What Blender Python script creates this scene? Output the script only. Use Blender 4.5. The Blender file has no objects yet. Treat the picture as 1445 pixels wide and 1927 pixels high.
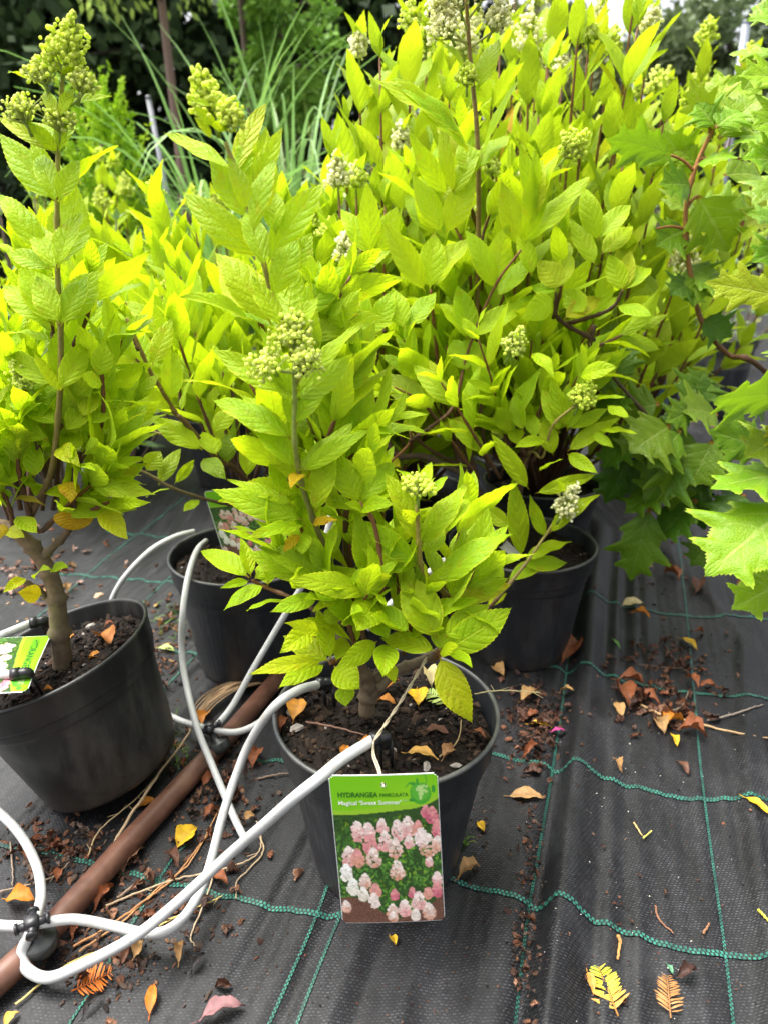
import bpy, math, random
import numpy as np
from mathutils import Vector

random.seed(7)
RNG = np.random.default_rng(7)
R = math.radians
scene = bpy.context.scene
COL = scene.collection

# ------------------------------------------------------------------ camera
F = 1336.0
PITCH = R(21)
CAM = np.array([0, 0, .768])
cd = bpy.data.cameras.new("camera")
cam = bpy.data.objects.new("camera", cd)
COL.objects.link(cam)
cam.location = CAM
cam.rotation_euler = (R(90) - PITCH, 0, 0)
cd.sensor_fit = 'VERTICAL'
cd.sensor_height = 36
cd.lens = F / 1927 * 36
cd.clip_start = .02
cd.clip_end = 500
cd.dof.use_dof = True
cd.dof.focus_distance = .86
cd.dof.aperture_fstop = 4.8
scene.camera = cam

# ------------------------------------------------------------------ world, sun, exposure
SUN_EL, SUN_ROT = R(68), R(-70)
w = bpy.data.worlds.new("World")
scene.world = w
w.use_nodes = True
nt = w.node_tree
sky = nt.nodes.new('ShaderNodeTexSky')
sky.sky_type = 'NISHITA'
sky.sun_disc = False
sky.sun_elevation = SUN_EL
sky.sun_rotation = SUN_ROT
sky.dust_density = 7
sky.air_density = .7
sky.ozone_density = .6
bg = nt.nodes['Background']
bg.inputs[1].default_value = .15
# thin bright overcast: most of the blue is washed out of the sky
bw = nt.nodes.new('ShaderNodeRGBToBW')
nt.links.new(sky.outputs[0], bw.inputs[0])
mixn = nt.nodes.new('ShaderNodeMix')
mixn.data_type = 'RGBA'
mixn.inputs[0].default_value = .82
nt.links.new(sky.outputs[0], mixn.inputs[6])
nt.links.new(bw.outputs[0], mixn.inputs[7])
nt.links.new(mixn.outputs[2], bg.inputs[0])
sl = bpy.data.lights.new("sun", 'SUN')
sl.energy = 1.2
sl.angle = R(50)
sl.color = (1, .96, .9)
so = bpy.data.objects.new("sun", sl)
COL.objects.link(so)
sd = Vector((math.sin(SUN_ROT) * math.cos(SUN_EL), math.cos(SUN_ROT) * math.cos(SUN_EL), math.sin(SUN_EL)))
so.rotation_euler = sd.to_track_quat('Z', 'Y').to_euler()
vs = scene.view_settings
vs.view_transform = 'Standard'
vs.look = 'None'
vs.exposure = 1.98
vs.gamma = 1
scene.cycles.max_bounces = 8
scene.cycles.diffuse_bounces = 4
scene.cycles.transmission_bounces = 4
scene.cycles.transparent_max_bounces = 6

# ------------------------------------------------------------------ geometry of the view (photo pixels -> places)
FW = np.array([0, math.cos(PITCH), -math.sin(PITCH)])
UP = np.array([0, math.sin(PITCH), math.cos(PITCH)])
RT = np.array([1., 0, 0])


def ray(px, py):
    return FW + (px - 722.5) / F * RT - (py - 963.5) / F * UP


def P(px, py, d):
    return CAM + d * ray(px, py)


def PY(px, py, Y):            # point on the vertical plane at distance Y
    r = ray(px, py)
    return CAM + r * (Y / r[1])


def GZ(px, py, z=0.0):        # point on the level z
    r = ray(px, py)
    return CAM + r * ((z - CAM[2]) / r[2])


def depth(p):
    return float(np.dot(np.asarray(p) - CAM, FW))


def unit(v):
    v = np.asarray(v, float)
    return v / (np.linalg.norm(v) + 1e-12)


# ------------------------------------------------------------------ tags
def tag(o, label=None, cat=None, group=None, kind=None):
    if label: o['label'] = label
    if cat: o['category'] = cat
    if group: o['group'] = group
    if kind: o['kind'] = kind
    return o


def empty(name, loc, label, cat, group=None):
    o = bpy.data.objects.new(name, None)
    o.empty_display_size = .05
    COL.objects.link(o)
    o.location = loc
    return tag(o, label, cat, group)


# ------------------------------------------------------------------ mesh builder
class MB:
    def __init__(s):
        s.v, s.q, s.t, s.uv, s.c, s.n = [], [], [], [], [], 0

    def add(s, v, quads=None, tris=None, uv=None, c=(1, 1, 1)):
        v = np.asarray(v, float).reshape(-1, 3)
        m = len(v)
        s.v.append(v)
        if quads is not None and len(quads): s.q.append(np.asarray(quads, int) + s.n)
        if tris is not None and len(tris): s.t.append(np.asarray(tris, int) + s.n)
        s.uv.append(np.zeros((m, 2)) if uv is None else np.asarray(uv, float))
        c = np.asarray(c, float)
        s.c.append(np.tile(c, (m, 1)) if c.ndim == 1 else c)
        s.n += m

    def build(s, name, mat, parent=None, smooth=True):
        V = np.concatenate(s.v) if s.v else np.zeros((0, 3))
        Q = np.concatenate(s.q) if s.q else np.zeros((0, 4), int)
        T = np.concatenate(s.t) if s.t else np.zeros((0, 3), int)
        if parent is not None:
            p = parent
            off = np.zeros(3)
            while p is not None:
                off += np.array(p.location)
                p = p.parent
            V = V - off
        me = bpy.data.meshes.new(name)
        me.vertices.add(len(V))
        me.vertices.foreach_set('co', V.astype(np.float32).ravel())
        nl = len(Q) * 4 + len(T) * 3
        li = np.concatenate([Q.ravel(), T.ravel()]).astype(np.int32)
        me.loops.add(nl)
        me.loops.foreach_set('vertex_index', li)
        np_ = len(Q) + len(T)
        me.polygons.add(np_)
        st = np.concatenate([np.arange(len(Q)) * 4, len(Q) * 4 + np.arange(len(T)) * 3]).astype(np.int32)
        me.polygons.foreach_set('loop_start', st)
        me.polygons.foreach_set('use_smooth', np.full(np_, smooth, dtype=bool))
        uvl = me.uv_layers.new(name='UVMap')
        UV = np.concatenate(s.uv)
        uvl.data.foreach_set('uv', UV[li].astype(np.float32).ravel())
        ca = me.attributes.new('col', 'FLOAT_COLOR', 'POINT')
        C = np.concatenate(s.c)
        C4 = np.ones((len(C), 4), np.float32)
        C4[:, :3] = C
        ca.data.foreach_set('color', C4.ravel())
        me.update(calc_edges=True)
        me.validate()
        me.materials.append(mat)
        o = bpy.data.objects.new(name, me)
        COL.objects.link(o)
        if parent is not None: o.parent = parent
        return o


def smooth_path(pts, n=8):
    pts = [np.asarray(p, float) for p in pts]
    if len(pts) < 3:
        return np.array([pts[0] + (pts[-1] - pts[0]) * k / n for k in range(n + 1)])
    e = [2 * pts[0] - pts[1]] + pts + [2 * pts[-1] - pts[-2]]
    out = []
    for i in range(1, len(e) - 2):
        p0, p1, p2, p3 = e[i - 1:i + 3]
        for k in range(n):
            t = k / n
            out.append(.5 * (2 * p1 + (p2 - p0) * t + (2 * p0 - 5 * p1 + 4 * p2 - p3) * t * t + (3 * p1 - p0 - 3 * p2 + p3) * t ** 3))
    out.append(pts[-1])
    return np.array(out)


def tube(mb, path, r, sides=8, c=(1, 1, 1), cap=True, knob=None):
    path = np.asarray(path, float)
    n = len(path)
    r = np.broadcast_to(np.interp(np.linspace(0, 1, n), np.linspace(0, 1, len(np.atleast_1d(r))), np.atleast_1d(r)), (n,)).copy()
    if knob is not None:
        for k in knob: r[min(n - 1, int(k * (n - 1)))] *= 1.35
    tan = np.gradient(path, axis=0)
    tan /= np.linalg.norm(tan, axis=1)[:, None] + 1e-12
    ref = np.array([0, 0, 1.]) if abs(tan[0][2]) < .8 else np.array([1., 0, 0])
    a = unit(np.cross(tan[0], ref))
    V, UVs = [], []
    ln = 0
    for i in range(n):
        a = unit(a - tan[i] * np.dot(a, tan[i]))
        b = np.cross(tan[i], a)
        if i: ln += np.linalg.norm(path[i] - path[i - 1])
        th = np.arange(sides) * 2 * math.pi / sides
        V.append(path[i] + r[i] * (np.cos(th)[:, None] * a + np.sin(th)[:, None] * b))
        UVs.append(np.stack([th / 6.283, np.full(sides, ln)], 1))
    V = np.concatenate(V)
    q = []
    for i in range(n - 1):
        for j in range(sides):
            k = (j + 1) % sides
            q.append((i * sides + j, i * sides + k, (i + 1) * sides + k, (i + 1) * sides + j))
    uv = np.concatenate(UVs)
    if cap:
        V = np.vstack([V, path[0], path[-1]])
        uv = np.vstack([uv, [0, 0], [0, ln]])
        t = [(n * sides, (j + 1) % sides, j) for j in range(sides)] + \
            [(n * sides + 1, (n - 1) * sides + j, (n - 1) * sides + (j + 1) % sides) for j in range(sides)]
    else:
        t = None
    mb.add(V, q, t, uv, c)


def lathe(mb, prof, center, M=None, seg=64, c=(1, 1, 1)):
    prof = np.asarray(prof, float)
    th = np.arange(seg) * 2 * math.pi / seg
    V = np.concatenate([np.stack([r * np.cos(th), r * np.sin(th), np.full(seg, z)], 1) for r, z in prof])
    uv = np.concatenate([np.stack([th / 6.283, np.full(seg, z)], 1) for r, z in prof])
    if M is not None: V = V @ np.asarray(M).T
    V = V + np.asarray(center)
    q = []
    for i in range(len(prof) - 1):
        for j in range(seg):
            k = (j + 1) % seg
            q.append((i * seg + j, i * seg + k, (i + 1) * seg + k, (i + 1) * seg + j))
    mb.add(V, q, None, uv, c)


def _oct():
    v = [(1, 0, 0), (-1, 0, 0), (0, 1, 0), (0, -1, 0), (0, 0, 1), (0, 0, -1)]
    f = [(0, 2, 4), (2, 1, 4), (1, 3, 4), (3, 0, 4), (2, 0, 5), (1, 2, 5), (3, 1, 5), (0, 3, 5)]
    v = [np.array(p, float) for p in v]
    cache, out = {}, []

    def mid(a, b):
        k = (min(a, b), max(a, b))
        if k not in cache:
            v.append(unit(v[a] + v[b]))
            cache[k] = len(v) - 1
        return cache[k]
    for a, b, c in f:
        x, y, z = mid(a, b), mid(b, c), mid(c, a)
        out += [(a, x, z), (x, b, y), (z, y, c), (x, y, z)]
    return np.array(v), np.array(out)


BALL_V, BALL_F = _oct()


def balls(mb, pts, rad, cols):
    for p, r, c in zip(pts, rad, cols):
        mb.add(BALL_V * r + p, None, BALL_F, None, c)


def chunk(mb, p, s, c, flat=.5):
    v = BALL_V * (1 + RNG.uniform(-.35, .35, (len(BALL_V), 1))) * s * np.array([1, RNG.uniform(.35, .8), flat])
    a = RNG.uniform(0, 6.28)
    b = RNG.uniform(-.5, .5)
    ca, sa, cb, sb = math.cos(a), math.sin(a), math.cos(b), math.sin(b)
    M = np.array([[ca, -sa, 0], [sa, ca, 0], [0, 0, 1]]) @ np.array([[cb, 0, sb], [0, 1, 0], [-sb, 0, cb]])
    mb.add(v @ M.T + p, None, BALL_F, None, c)


# ------------------------------------------------------------------ leaves
_TM = {}


def leaf_tmpl(nl, nw, kind):
    k = (nl, nw, kind)
    if k in _TM: return _TM[k]
    t = np.linspace(0, 1, nl + 1)
    u = np.linspace(-1, 1, 2 * nw + 1)
    pt = .05
    s = np.clip((t - pt) / (1 - pt), 0, 1)
    if kind == 'heart':
        w_ = np.sqrt(np.clip(s * 1.0, 0, 1)) ** .6 * (1 - s) ** .6 * 1.4
    elif kind == 'strap':
        w_ = (s ** .35) * (1 - s) ** .45 * 1.35
    else:
        w_ = s ** .78 * (1 - s) ** 1.12 + .05 * s * (1 - s)
    w_ = w_ / w_.max()
    w_ = np.maximum(w_, np.where(t < pt + .03, .05, 0))
    T, U = np.meshgrid(t, u, indexing='ij')
    W = np.repeat(w_[:, None], len(u), 1)
    shift = np.zeros_like(T)
    if kind == 'oak':
        x = s
        lob = np.zeros_like(x)
        for c0, am, wd in ((.16, .70, .12), (.42, 1.0, .13), (.70, .66, .11), (.93, .26, .09)):
            lob = np.maximum(lob, am * np.exp(-((x - c0) / wd) ** 2 * 1.3))
        w_ = np.maximum(lob, .56 * np.sin(np.pi * np.clip(x, 0, 1) ** .6) ** .6 * (x > .015)) * (1 - x ** 6)
        w_ = np.maximum(w_, .025 * (t < 1))
        w_[-1] = 0
        W = np.repeat(w_[:, None], len(u), 1)
        shift = .17 * np.abs(U) ** 1.2 * W / 1.0
        T = T * .86
    edge = np.abs(U) > .999
    if nl >= 12:
        odd = (np.arange(nl + 1) % 2 == 0)[:, None]
        amp = .03 if kind != 'oak' else .045
        W = W * (1 + np.where(edge, np.where(odd, amp, -amp * .5), 0))
        shift = shift + np.where(edge & odd, .012, 0)
    quads = []
    m = len(u)
    for i in range(nl):
        for j in range(m - 1):
            quads.append((i * m + j, i * m + j + 1, (i + 1) * m + j + 1, (i + 1) * m + j))
    quads = np.array(quads)
    if kind == 'oak':
        quads = quads
    uv = np.stack([(U.ravel() + 1) / 2, np.repeat(t, m)], 1)
    _TM[k] = (T.ravel(), U.ravel(), W.ravel(), shift.ravel(), quads, uv)
    return _TM[k]


def add_leaf(mb, base, tip, width, N, bend=.08, fold=.25, curl=.15, twist=0., wav=.03, yellow=0., dark=0., kind='leaf', lod=0):
    nl, nw = ((34, 3), (14, 2), (6, 1))[lod]
    if kind == 'oak': nl, nw = (64, 4)
    T, U, W, SH, q, uv = leaf_tmpl(nl, nw, kind)
    base = np.asarray(base, float)
    ax = np.asarray(tip, float) - base
    L = np.linalg.norm(ax)
    ax /= L
    N = np.asarray(N, float)
    N = unit(N - ax * np.dot(N, ax))
    S = np.cross(ax, N)
    tw = twist * (T - .3)
    ct, sn = np.cos(tw)[:, None], np.sin(tw)[:, None]
    S2 = S * ct + N * sn
    N2 = N * ct - S * sn
    hw = W * width / 2
    au = np.abs(U)
    f = fold
    lat = U * hw * (1 - .25 * f * f * 2) * 1.0
    z = f * au * hw - curl * hw * au ** 3 + wav * L * np.sin(T * 15 + RNG.uniform(0, 6)) * au ** 2 * np.sign(U + .01) * .6
    # quilted surface between the side veins
    ph = (T - .2 * au) * 9
    z = z + .0013 * L * 1.0 * np.abs(np.sin(ph * math.pi)) * (1 - au ** 4) * np.minimum(W * 2, 1)
    a = bend * 4 * T * (1 - T) * L
    V = base + ax * (L * (T + SH))[:, None] + S2 * lat[:, None] + N2 * z[:, None] + N * a[:, None]
    c = np.array([RNG.uniform(0, 1), yellow, dark])
    mb.add(V, q, None, uv, c)


ZUP = np.array([0, 0, 1.])


def auto_N(base, ax, rnd=.35, up=.55, cm=.7):
    tc = unit(CAM - base)
    return ZUP * up + tc * cm + RNG.normal(0, rnd, 3)


YELLOWED = []


def flush_yellow(parent, m):
    for k in YELLOWED:
        k.build('withered_leaf', m, parent)['label'] = 'yellowed leaf'
    YELLOWED.clear()


def px_leaf(mb, bx, by, tx, ty, wpx, Y, under=False, yellow=0., dark=0., dy=None, lod=0, kind='leaf', fold=None, bend=None):
    if yellow > .8:
        mb = MB()
        YELLOWED.append(mb)
    b = PY(bx, by, Y)
    t0 = PY(tx, ty, Y)
    Lp = np.linalg.norm(t0 - b)
    if dy is None:
        nat = .105
        m = min(.055, math.sqrt(max(nat * nat - Lp * Lp, 0)) * .6 + .012)
        s = 1 if ty < by - 12 else -1
        if abs(ty - by) < 25: s = random.choice((1, -1, -1))
        dy = s * m * random.uniform(.4, 1.)
    t = PY(tx, ty, Y + dy)
    d = depth((b + t) / 2)
    w_ = wpx * d / F * (1.0 if kind == 'leaf' else 1.25)
    N = auto_N(b, t - b, .3)
    if under: N = -N
    add_leaf(mb, b, t, w_, N, bend=random.uniform(.02, .12) if bend is None else bend, fold=random.uniform(.12, .42) if fold is None else fold,
             curl=random.uniform(.05, .25), twist=random.uniform(-.5, .5), wav=random.uniform(.01, .035),
             yellow=yellow + max(0, random.gauss(-.06, .13)), dark=dark, lod=lod, kind=kind)


# ------------------------------------------------------------------ materials
def mat(name):
    m = bpy.data.materials.new(name)
    m.use_nodes = True
    n = m.node_tree
    return m, n, n.nodes['Principled BSDF']


class NB:
    def __init__(s, nt): s.nt = nt

    def n(s, t, **k):
        o = s.nt.nodes.new(t)
        for a, b in k.items(): setattr(o, a, b)
        return o

    def l(s, a, b): s.nt.links.new(a, b)

    def val(s, x, sock):
        if hasattr(x, 'links') or hasattr(x, 'is_output'): s.l(x, sock)
        else: sock.default_value = x

    def m(s, op, a, b=0., c=0., clamp=False):
        o = s.n('ShaderNodeMath', operation=op)
        o.use_clamp = clamp
        s.val(a, o.inputs[0]); s.val(b, o.inputs[1]); s.val(c, o.inputs[2])
        return o.outputs[0]

    def mix(s, f, a, b, mode='MIX'):
        o = s.n('ShaderNodeMix', data_type='RGBA', blend_type=mode)
        s.val(f, o.inputs[0])
        for x, k in ((a, 6), (b, 7)):
            if isinstance(x, tuple): o.inputs[k].default_value = (*x, 1) if len(x) == 3 else x
            else: s.l(x, o.inputs[k])
        return o.outputs[2]

    def noise(s, scale, detail=3, vec=None, rough=.5):
        o = s.n('ShaderNodeTexNoise')
        o.inputs['Scale'].default_value = scale
        o.inputs['Detail'].default_value = detail
        o.inputs['Roughness'].default_value = rough
        if vec is not None: s.l(vec, o.inputs['Vector'])
        return o.outputs[0]

    def ramp(s, fac, *stops):
        o = s.n('ShaderNodeValToRGB')
        e = o.color_ramp.elements
        e[0].position, e[0].color = stops[0][0], (*stops[0][1], 1)
        e[1].position, e[1].color = stops[-1][0], (*stops[-1][1], 1)
        for p, c in stops[1:-1]:
            x = e.new(p)
            x.color = (*c, 1)
        s.l(fac, o.inputs[0])
        return o.outputs[0]

    def smooth(s, x, a, b):
        o = s.n('ShaderNodeMapRange', interpolation_type='SMOOTHSTEP')
        s.val(x, o.inputs[0])
        o.inputs[1].default_value = a
        o.inputs[2].default_value = b
        return o.outputs[0]

    def obj(s): return s.n('ShaderNodeTexCoord').outputs['Object']

    def bump(s, h, strength, dist, b):
        o = s.n('ShaderNodeBump')
        o.inputs['Strength'].default_value = strength
        o.inputs['Distance'].default_value = dist
        s.l(h, o.inputs['Height'])
        s.l(o.outputs[0], b)
        return o


def leaf_material(name, c0, c1, under, vein, trans, transcol, edge, rough=.5, veins=7., bumpd=.0008, yellow=(.52, .32, .012), spots=.55):
    m, n, b = mat(name)
    B = NB(n)
    uv = B.n('ShaderNodeUVMap').outputs[0]
    sx = B.n('ShaderNodeSeparateXYZ')
    B.l(uv, sx.inputs[0])
    a = B.m('ABSOLUTE', B.m('MULTIPLY_ADD', sx.outputs[0], 2., -1.))
    v = sx.outputs[1]
    at = B.n('ShaderNodeAttribute', attribute_name='col')
    sc = B.n('ShaderNodeSeparateColor')
    B.l(at.outputs[0], sc.inputs[0])
    ph = B.m('FRACT', B.m('MULTIPLY', B.m('SUBTRACT', v, B.m('MULTIPLY', B.m('POWER', a, 1.15), .24)), veins))
    dv = B.m('MINIMUM', ph, B.m('SUBTRACT', 1., ph))
    lat = B.m('SUBTRACT', 1., B.smooth(dv, .012, .075))
    mid = B.m('SUBTRACT', 1., B.smooth(a, .02, .075))
    vm = B.m('MAXIMUM', B.m('MULTIPLY', lat, .55), mid)
    ob = B.obj()
    nz = B.noise(38, 2, ob)
    nz2 = B.noise(420, 3, ob)
    base = B.mix(B.m('MULTIPLY_ADD', sc.outputs[0], .65, B.m('MULTIPLY_ADD', nz, .9, -.28), True), c0, c1)
    base = B.mix(B.m('MULTIPLY', vm, .42), base, vein)
    em = B.smooth(a, .86, 1.)
    base = B.mix(B.m('MULTIPLY', em, .6), base, edge)
    # yellowing, and rusty blotches of their own shape
    yl = B.m('ADD', sc.outputs[1], B.m('MULTIPLY', B.m('MULTIPLY', B.smooth(B.noise(55, 3, ob), .60, .75), spots), .5), True)
    base = B.mix(yl, base, yellow)
    rs = B.m('MULTIPLY', B.smooth(B.noise(120, 4, ob), .61, .69), B.m('MULTIPLY_ADD', sc.outputs[1], .8, .28 * spots))
    base = B.mix(rs, base, (.28, .085, .012))
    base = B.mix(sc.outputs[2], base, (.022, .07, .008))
    pet = B.m('SUBTRACT', 1., B.smooth(v, .035, .085))
    base = B.mix(B.m('MULTIPLY', pet, .8), base, (.33, .10, .025))
    geo = B.n('ShaderNodeNewGeometry')
    bf = geo.outputs['Backfacing']
    und = B.mix(B.m('MULTIPLY', vm, .4), under, vein)
    base = B.mix(B.m('MULTIPLY', bf, .6), base, und)
    B.l(base, b.inputs['Base Color'])
    b.inputs['Roughness'].default_value = rough
    b.inputs['Specular IOR Level'].default_value = .2
    vor = B.n('ShaderNodeTexVoronoi', feature='F1')
    vor.inputs['Scale'].default_value = 300
    B.l(ob, vor.inputs['Vector'])
    h = B.m('ADD', B.m('POWER', B.m('SINE', B.m('MULTIPLY', ph, math.pi)), .6), B.m('MULTIPLY', vor.outputs[0], -.9))
    h = B.m('SUBTRACT', h, B.m('MULTIPLY', mid, .7))
    h = B.m('ADD', h, B.m('MULTIPLY', nz2, .35))
    bp = B.bump(h, .85, bumpd, b.inputs['Normal'])
    tr = B.n('ShaderNodeBsdfTranslucent')
    tc = B.mix(B.m('MULTIPLY', vm, .3), transcol, (transcol[0] * .6, transcol[1] * .6, transcol[2]))
    tc = B.mix(yl, tc, (yellow[0] * 1.25, yellow[1] * 1.25, .01))
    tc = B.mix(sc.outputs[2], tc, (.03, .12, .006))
    B.l(tc, tr.inputs[0])
    B.l(bp.outputs[0], tr.inputs['Normal'])
    mx = B.n('ShaderNodeMixShader')
    mx.inputs[0].default_value = trans
    B.l(b.outputs[0], mx.inputs[1])
    B.l(tr.outputs[0], mx.inputs[2])
    out = n.nodes['Material Output']
    B.l(mx.outputs[0], out.inputs[0])
    return m


M_LIME = leaf_material('lime_leaf', (.235, .42, .005), (.43, .585, .007), (.36, .50, .04), (.56, .66, .03), .48, (.57, .745, .010), (.68, .74, .02))
M_LIME2 = leaf_material('lime_leaf_behind', (.225, .39, .006), (.41, .55, .010), (.40, .53, .05), (.56, .66, .04), .44, (.47, .625, .014), (.66, .74, .03), spots=.25)
M_OAK = leaf_material('oakleaf', (.12, .27, .008), (.24, .38, .010), (.22, .36, .09), (.44, .56, .12), .26, (.30, .52, .010), (.40, .52, .04), rough=.36, veins=5., spots=.12)
M_GREY = leaf_material('grey_green_leaf', (.08, .16, .06), (.16, .25, .11), (.25, .3, .2), (.3, .36, .2), .2, (.15, .3, .06), (.2, .3, .12))


def vcol(name, rough=.7, spec=.3, noise=.35, scale=120, trans=0., bump=0.):
    m, n, b = mat(name)
    B = NB(n)
    at = B.n('ShaderNodeAttribute', attribute_name='col').outputs[0]
    ob = B.obj()
    nz = B.noise(scale, 4, ob)
    f = B.m('MULTIPLY_ADD', nz, noise * 2, 1 - noise)
    mx = B.n('ShaderNodeVectorMath', operation='SCALE')
    B.l(at, mx.inputs[0])
    B.l(f, mx.inputs['Scale'])
    B.l(mx.outputs[0], b.inputs['Base Color'])
    b.inputs['Roughness'].default_value = rough
    b.inputs['Specular IOR Level'].default_value = spec
    if bump: B.bump(nz, .8, bump, b.inputs['Normal'])
    if trans:
        tr = B.n('ShaderNodeBsdfTranslucent')
        B.l(mx.outputs[0], tr.inputs[0])
        ms = B.n('ShaderNodeMixShader')
        ms.inputs[0].default_value = trans
        B.l(b.outputs[0], ms.inputs[1]); B.l(tr.outputs[0], ms.inputs[2])
        B.l(ms.outputs[0], n.nodes['Material Output'].inputs[0])
    return m


M_STEM = vcol('stem_bark', .6, .3, .45, 160, bump=.0008)
M_BUD = vcol('flower_buds', .5, .25, .08, 300, trans=.5)
M_LITTER = vcol('dry_leaf', .6, .3, .4, 110, trans=.12, bump=.0012)
M_SOIL = vcol('soil_crumbs', .85, .2, .5, 260, bump=.0015)
M_TREE = vcol('tree_foliage', .6, .25, .3, 3, trans=.25)
M_GRASS = vcol('grass_blade', .5, .3, .25, 20, trans=.3)
M_PLASTICW = vcol('white_plastic', .4, .4, .1, 60)
_n = M_PLASTICW.node_tree
_B = NB(_n)
_p = _n.nodes['Principled BSDF']
_src = _p.inputs['Base Color'].links[0].from_socket
_ob = _B.obj()
_d = _B.m('MULTIPLY', _B.smooth(_B.noise(45, 6, _ob, .7), .52, .72), .45)
_c = _B.mix(_d, _src, (.26, .22, .16))
_c = _B.mix(_B.m('MULTIPLY', _B.smooth(_B.noise(260, 3, _ob), .66, .74), .7), _c, (.12, .09, .06))
_B.l(_c, _p.inputs['Base Color'])
M_BLACK = vcol('black_plastic', .35, .45, .2, 60)


def pot_mat(name, base, dust, ribs=.0):
    m, n, b = mat(name)
    B = NB(n)
    ob = B.obj()
    mp = B.n('ShaderNodeMapping')
    mp.inputs['Scale'].default_value = (1, 1, .35)
    B.l(ob, mp.inputs[0])
    a = B.noise(22, 6, mp.outputs[0], .65)
    c = B.mix(B.m('MULTIPLY', B.smooth(a, .42, .74), .8), base, dust)
    sp = B.noise(600, 2, ob)
    c = B.mix(B.m('MULTIPLY', B.smooth(sp, .68, .76), .5), c, (.14, .125, .10))
    mp2 = B.n('ShaderNodeMapping')
    mp2.inputs['Scale'].default_value = (1, 1, .06)
    B.l(ob, mp2.inputs[0])
    scr = B.noise(90, 3, mp2.outputs[0])
    c = B.mix(B.m('MULTIPLY', B.smooth(scr, .62, .8), .3), c, dust)
    sx0 = B.n('ShaderNodeSeparateXYZ')
    B.l(B.n('ShaderNodeUVMap').outputs[0], sx0.inputs[0])
    rimw = B.m('MULTIPLY', B.smooth(sx0.outputs[1], .2265, .2305), B.smooth(B.noise(18, 5, ob), .3, .6))
    c = B.mix(B.m('MULTIPLY', rimw, .8), c, (.085, .085, .075))
    low = B.m('MULTIPLY', B.smooth(sx0.outputs[1], .06, .0), B.smooth(B.noise(40, 5, ob), .35, .6))
    c = B.mix(B.m('MULTIPLY', low, .6), c, (.055, .043, .030))
    B.l(c, b.inputs['Base Color'])
    B.l(B.m('MULTIPLY_ADD', a, .35, .28), b.inputs['Roughness'])
    b.inputs['Specular IOR Level'].default_value = .5
    sx = B.n('ShaderNodeSeparateXYZ')
    B.l(B.n('ShaderNodeUVMap').outputs[0], sx.inputs[0])
    rib = B.m('POWER', B.m('ABSOLUTE', B.m('SINE', B.m('MULTIPLY', sx.outputs[0], 3.14159 * 64))), .5)
    rib = B.m('MULTIPLY', rib, B.smooth(sx.outputs[1], .19, .18))
    B.bump(B.m('ADD', B.m('ADD', a, B.m('MULTIPLY', scr, .5)), B.m('MULTIPLY', rib, ribs)), .3, .002, b.inputs['Normal'])
    return m


M_POT = pot_mat('pot_plastic', (.012, .0145, .019), (.045, .046, .048), .55)
M_POTW = pot_mat('pot_plastic_worn', (.0085, .009, .009), (.058, .055, .045))


def ground_mat():
    m, n, b = mat('woven_ground_fabric')
    B = NB(n)
    ob = B.obj()
    br = B.n('ShaderNodeTexBrick')
    br.offset = .5
    br.inputs['Scale'].default_value = 1
    br.inputs['Brick Width'].default_value = .0052
    br.inputs['Row Height'].default_value = .0034
    br.inputs['Mortar Size'].default_value = .00105
    br.inputs['Mortar Smooth'].default_value = .25
    br.inputs['Bias'].default_value = 0
    br.inputs['Color1'].default_value = (.011, .0115, .013, 1)
    br.inputs['Color2'].default_value = (.050, .051, .055, 1)
    br.inputs['Mortar'].default_value = (.003, .003, .004, 1)
    wob = B.n('ShaderNodeMapping')
    B.l(ob, wob.inputs[0])
    nzv = B.n('ShaderNodeTexNoise')
    nzv.inputs['Scale'].default_value = 9
    B.l(ob, nzv.inputs['Vector'])
    va = B.n('ShaderNodeVectorMath', operation='MULTIPLY_ADD')
    B.l(nzv.outputs[1], va.inputs[0])
    va.inputs[1].default_value = (.012, .012, 0)
    B.l(wob.outputs[0], va.inputs[2])
    B.l(va.outputs[0], br.inputs['Vector'])
    mp = B.n('ShaderNodeMapping')
    mp.inputs['Scale'].default_value = (1, .22, 1)
    B.l(ob, mp.inputs[0])
    st = B.noise(26, 5, mp.outputs[0], .6)
    c = B.mix(B.m('MULTIPLY', B.smooth(st, .35, .7), .75), (.55, .55, .55), (1.5, 1.5, 1.53))
    col = B.mix(1., br.outputs[0], c, 'MULTIPLY')
    # film of dried dirt, in patches
    d = B.smooth(B.noise(5.5, 6, ob, .62), .52, .75)
    sp = B.smooth(B.noise(170, 4, ob, .6), .63, .73)
    col = B.mix(B.m('MULTIPLY', d, .30), col, (.065, .065, .068))
    col = B.mix(B.m('MULTIPLY', B.m('MULTIPLY', sp, d), .8), col, (.06, .038, .026))
    fl = B.smooth(B.noise(900, 1, ob), .78, .82)
    col = B.mix(B.m('MULTIPLY', fl, .6), col, (.35, .32, .28))
    B.l(col, b.inputs['Base Color'])
    B.l(B.m('MULTIPLY_ADD', st, .3, .36), b.inputs['Roughness'])
    b.inputs['Specular IOR Level'].default_value = .45
    hh = B.m('ADD', B.m('MULTIPLY', br.outputs['Fac'], -1.), B.m('MULTIPLY', st, .8))
    B.bump(hh, .9, .0020, b.inputs['Normal'])
    return m


M_GROUND = ground_mat()


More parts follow.
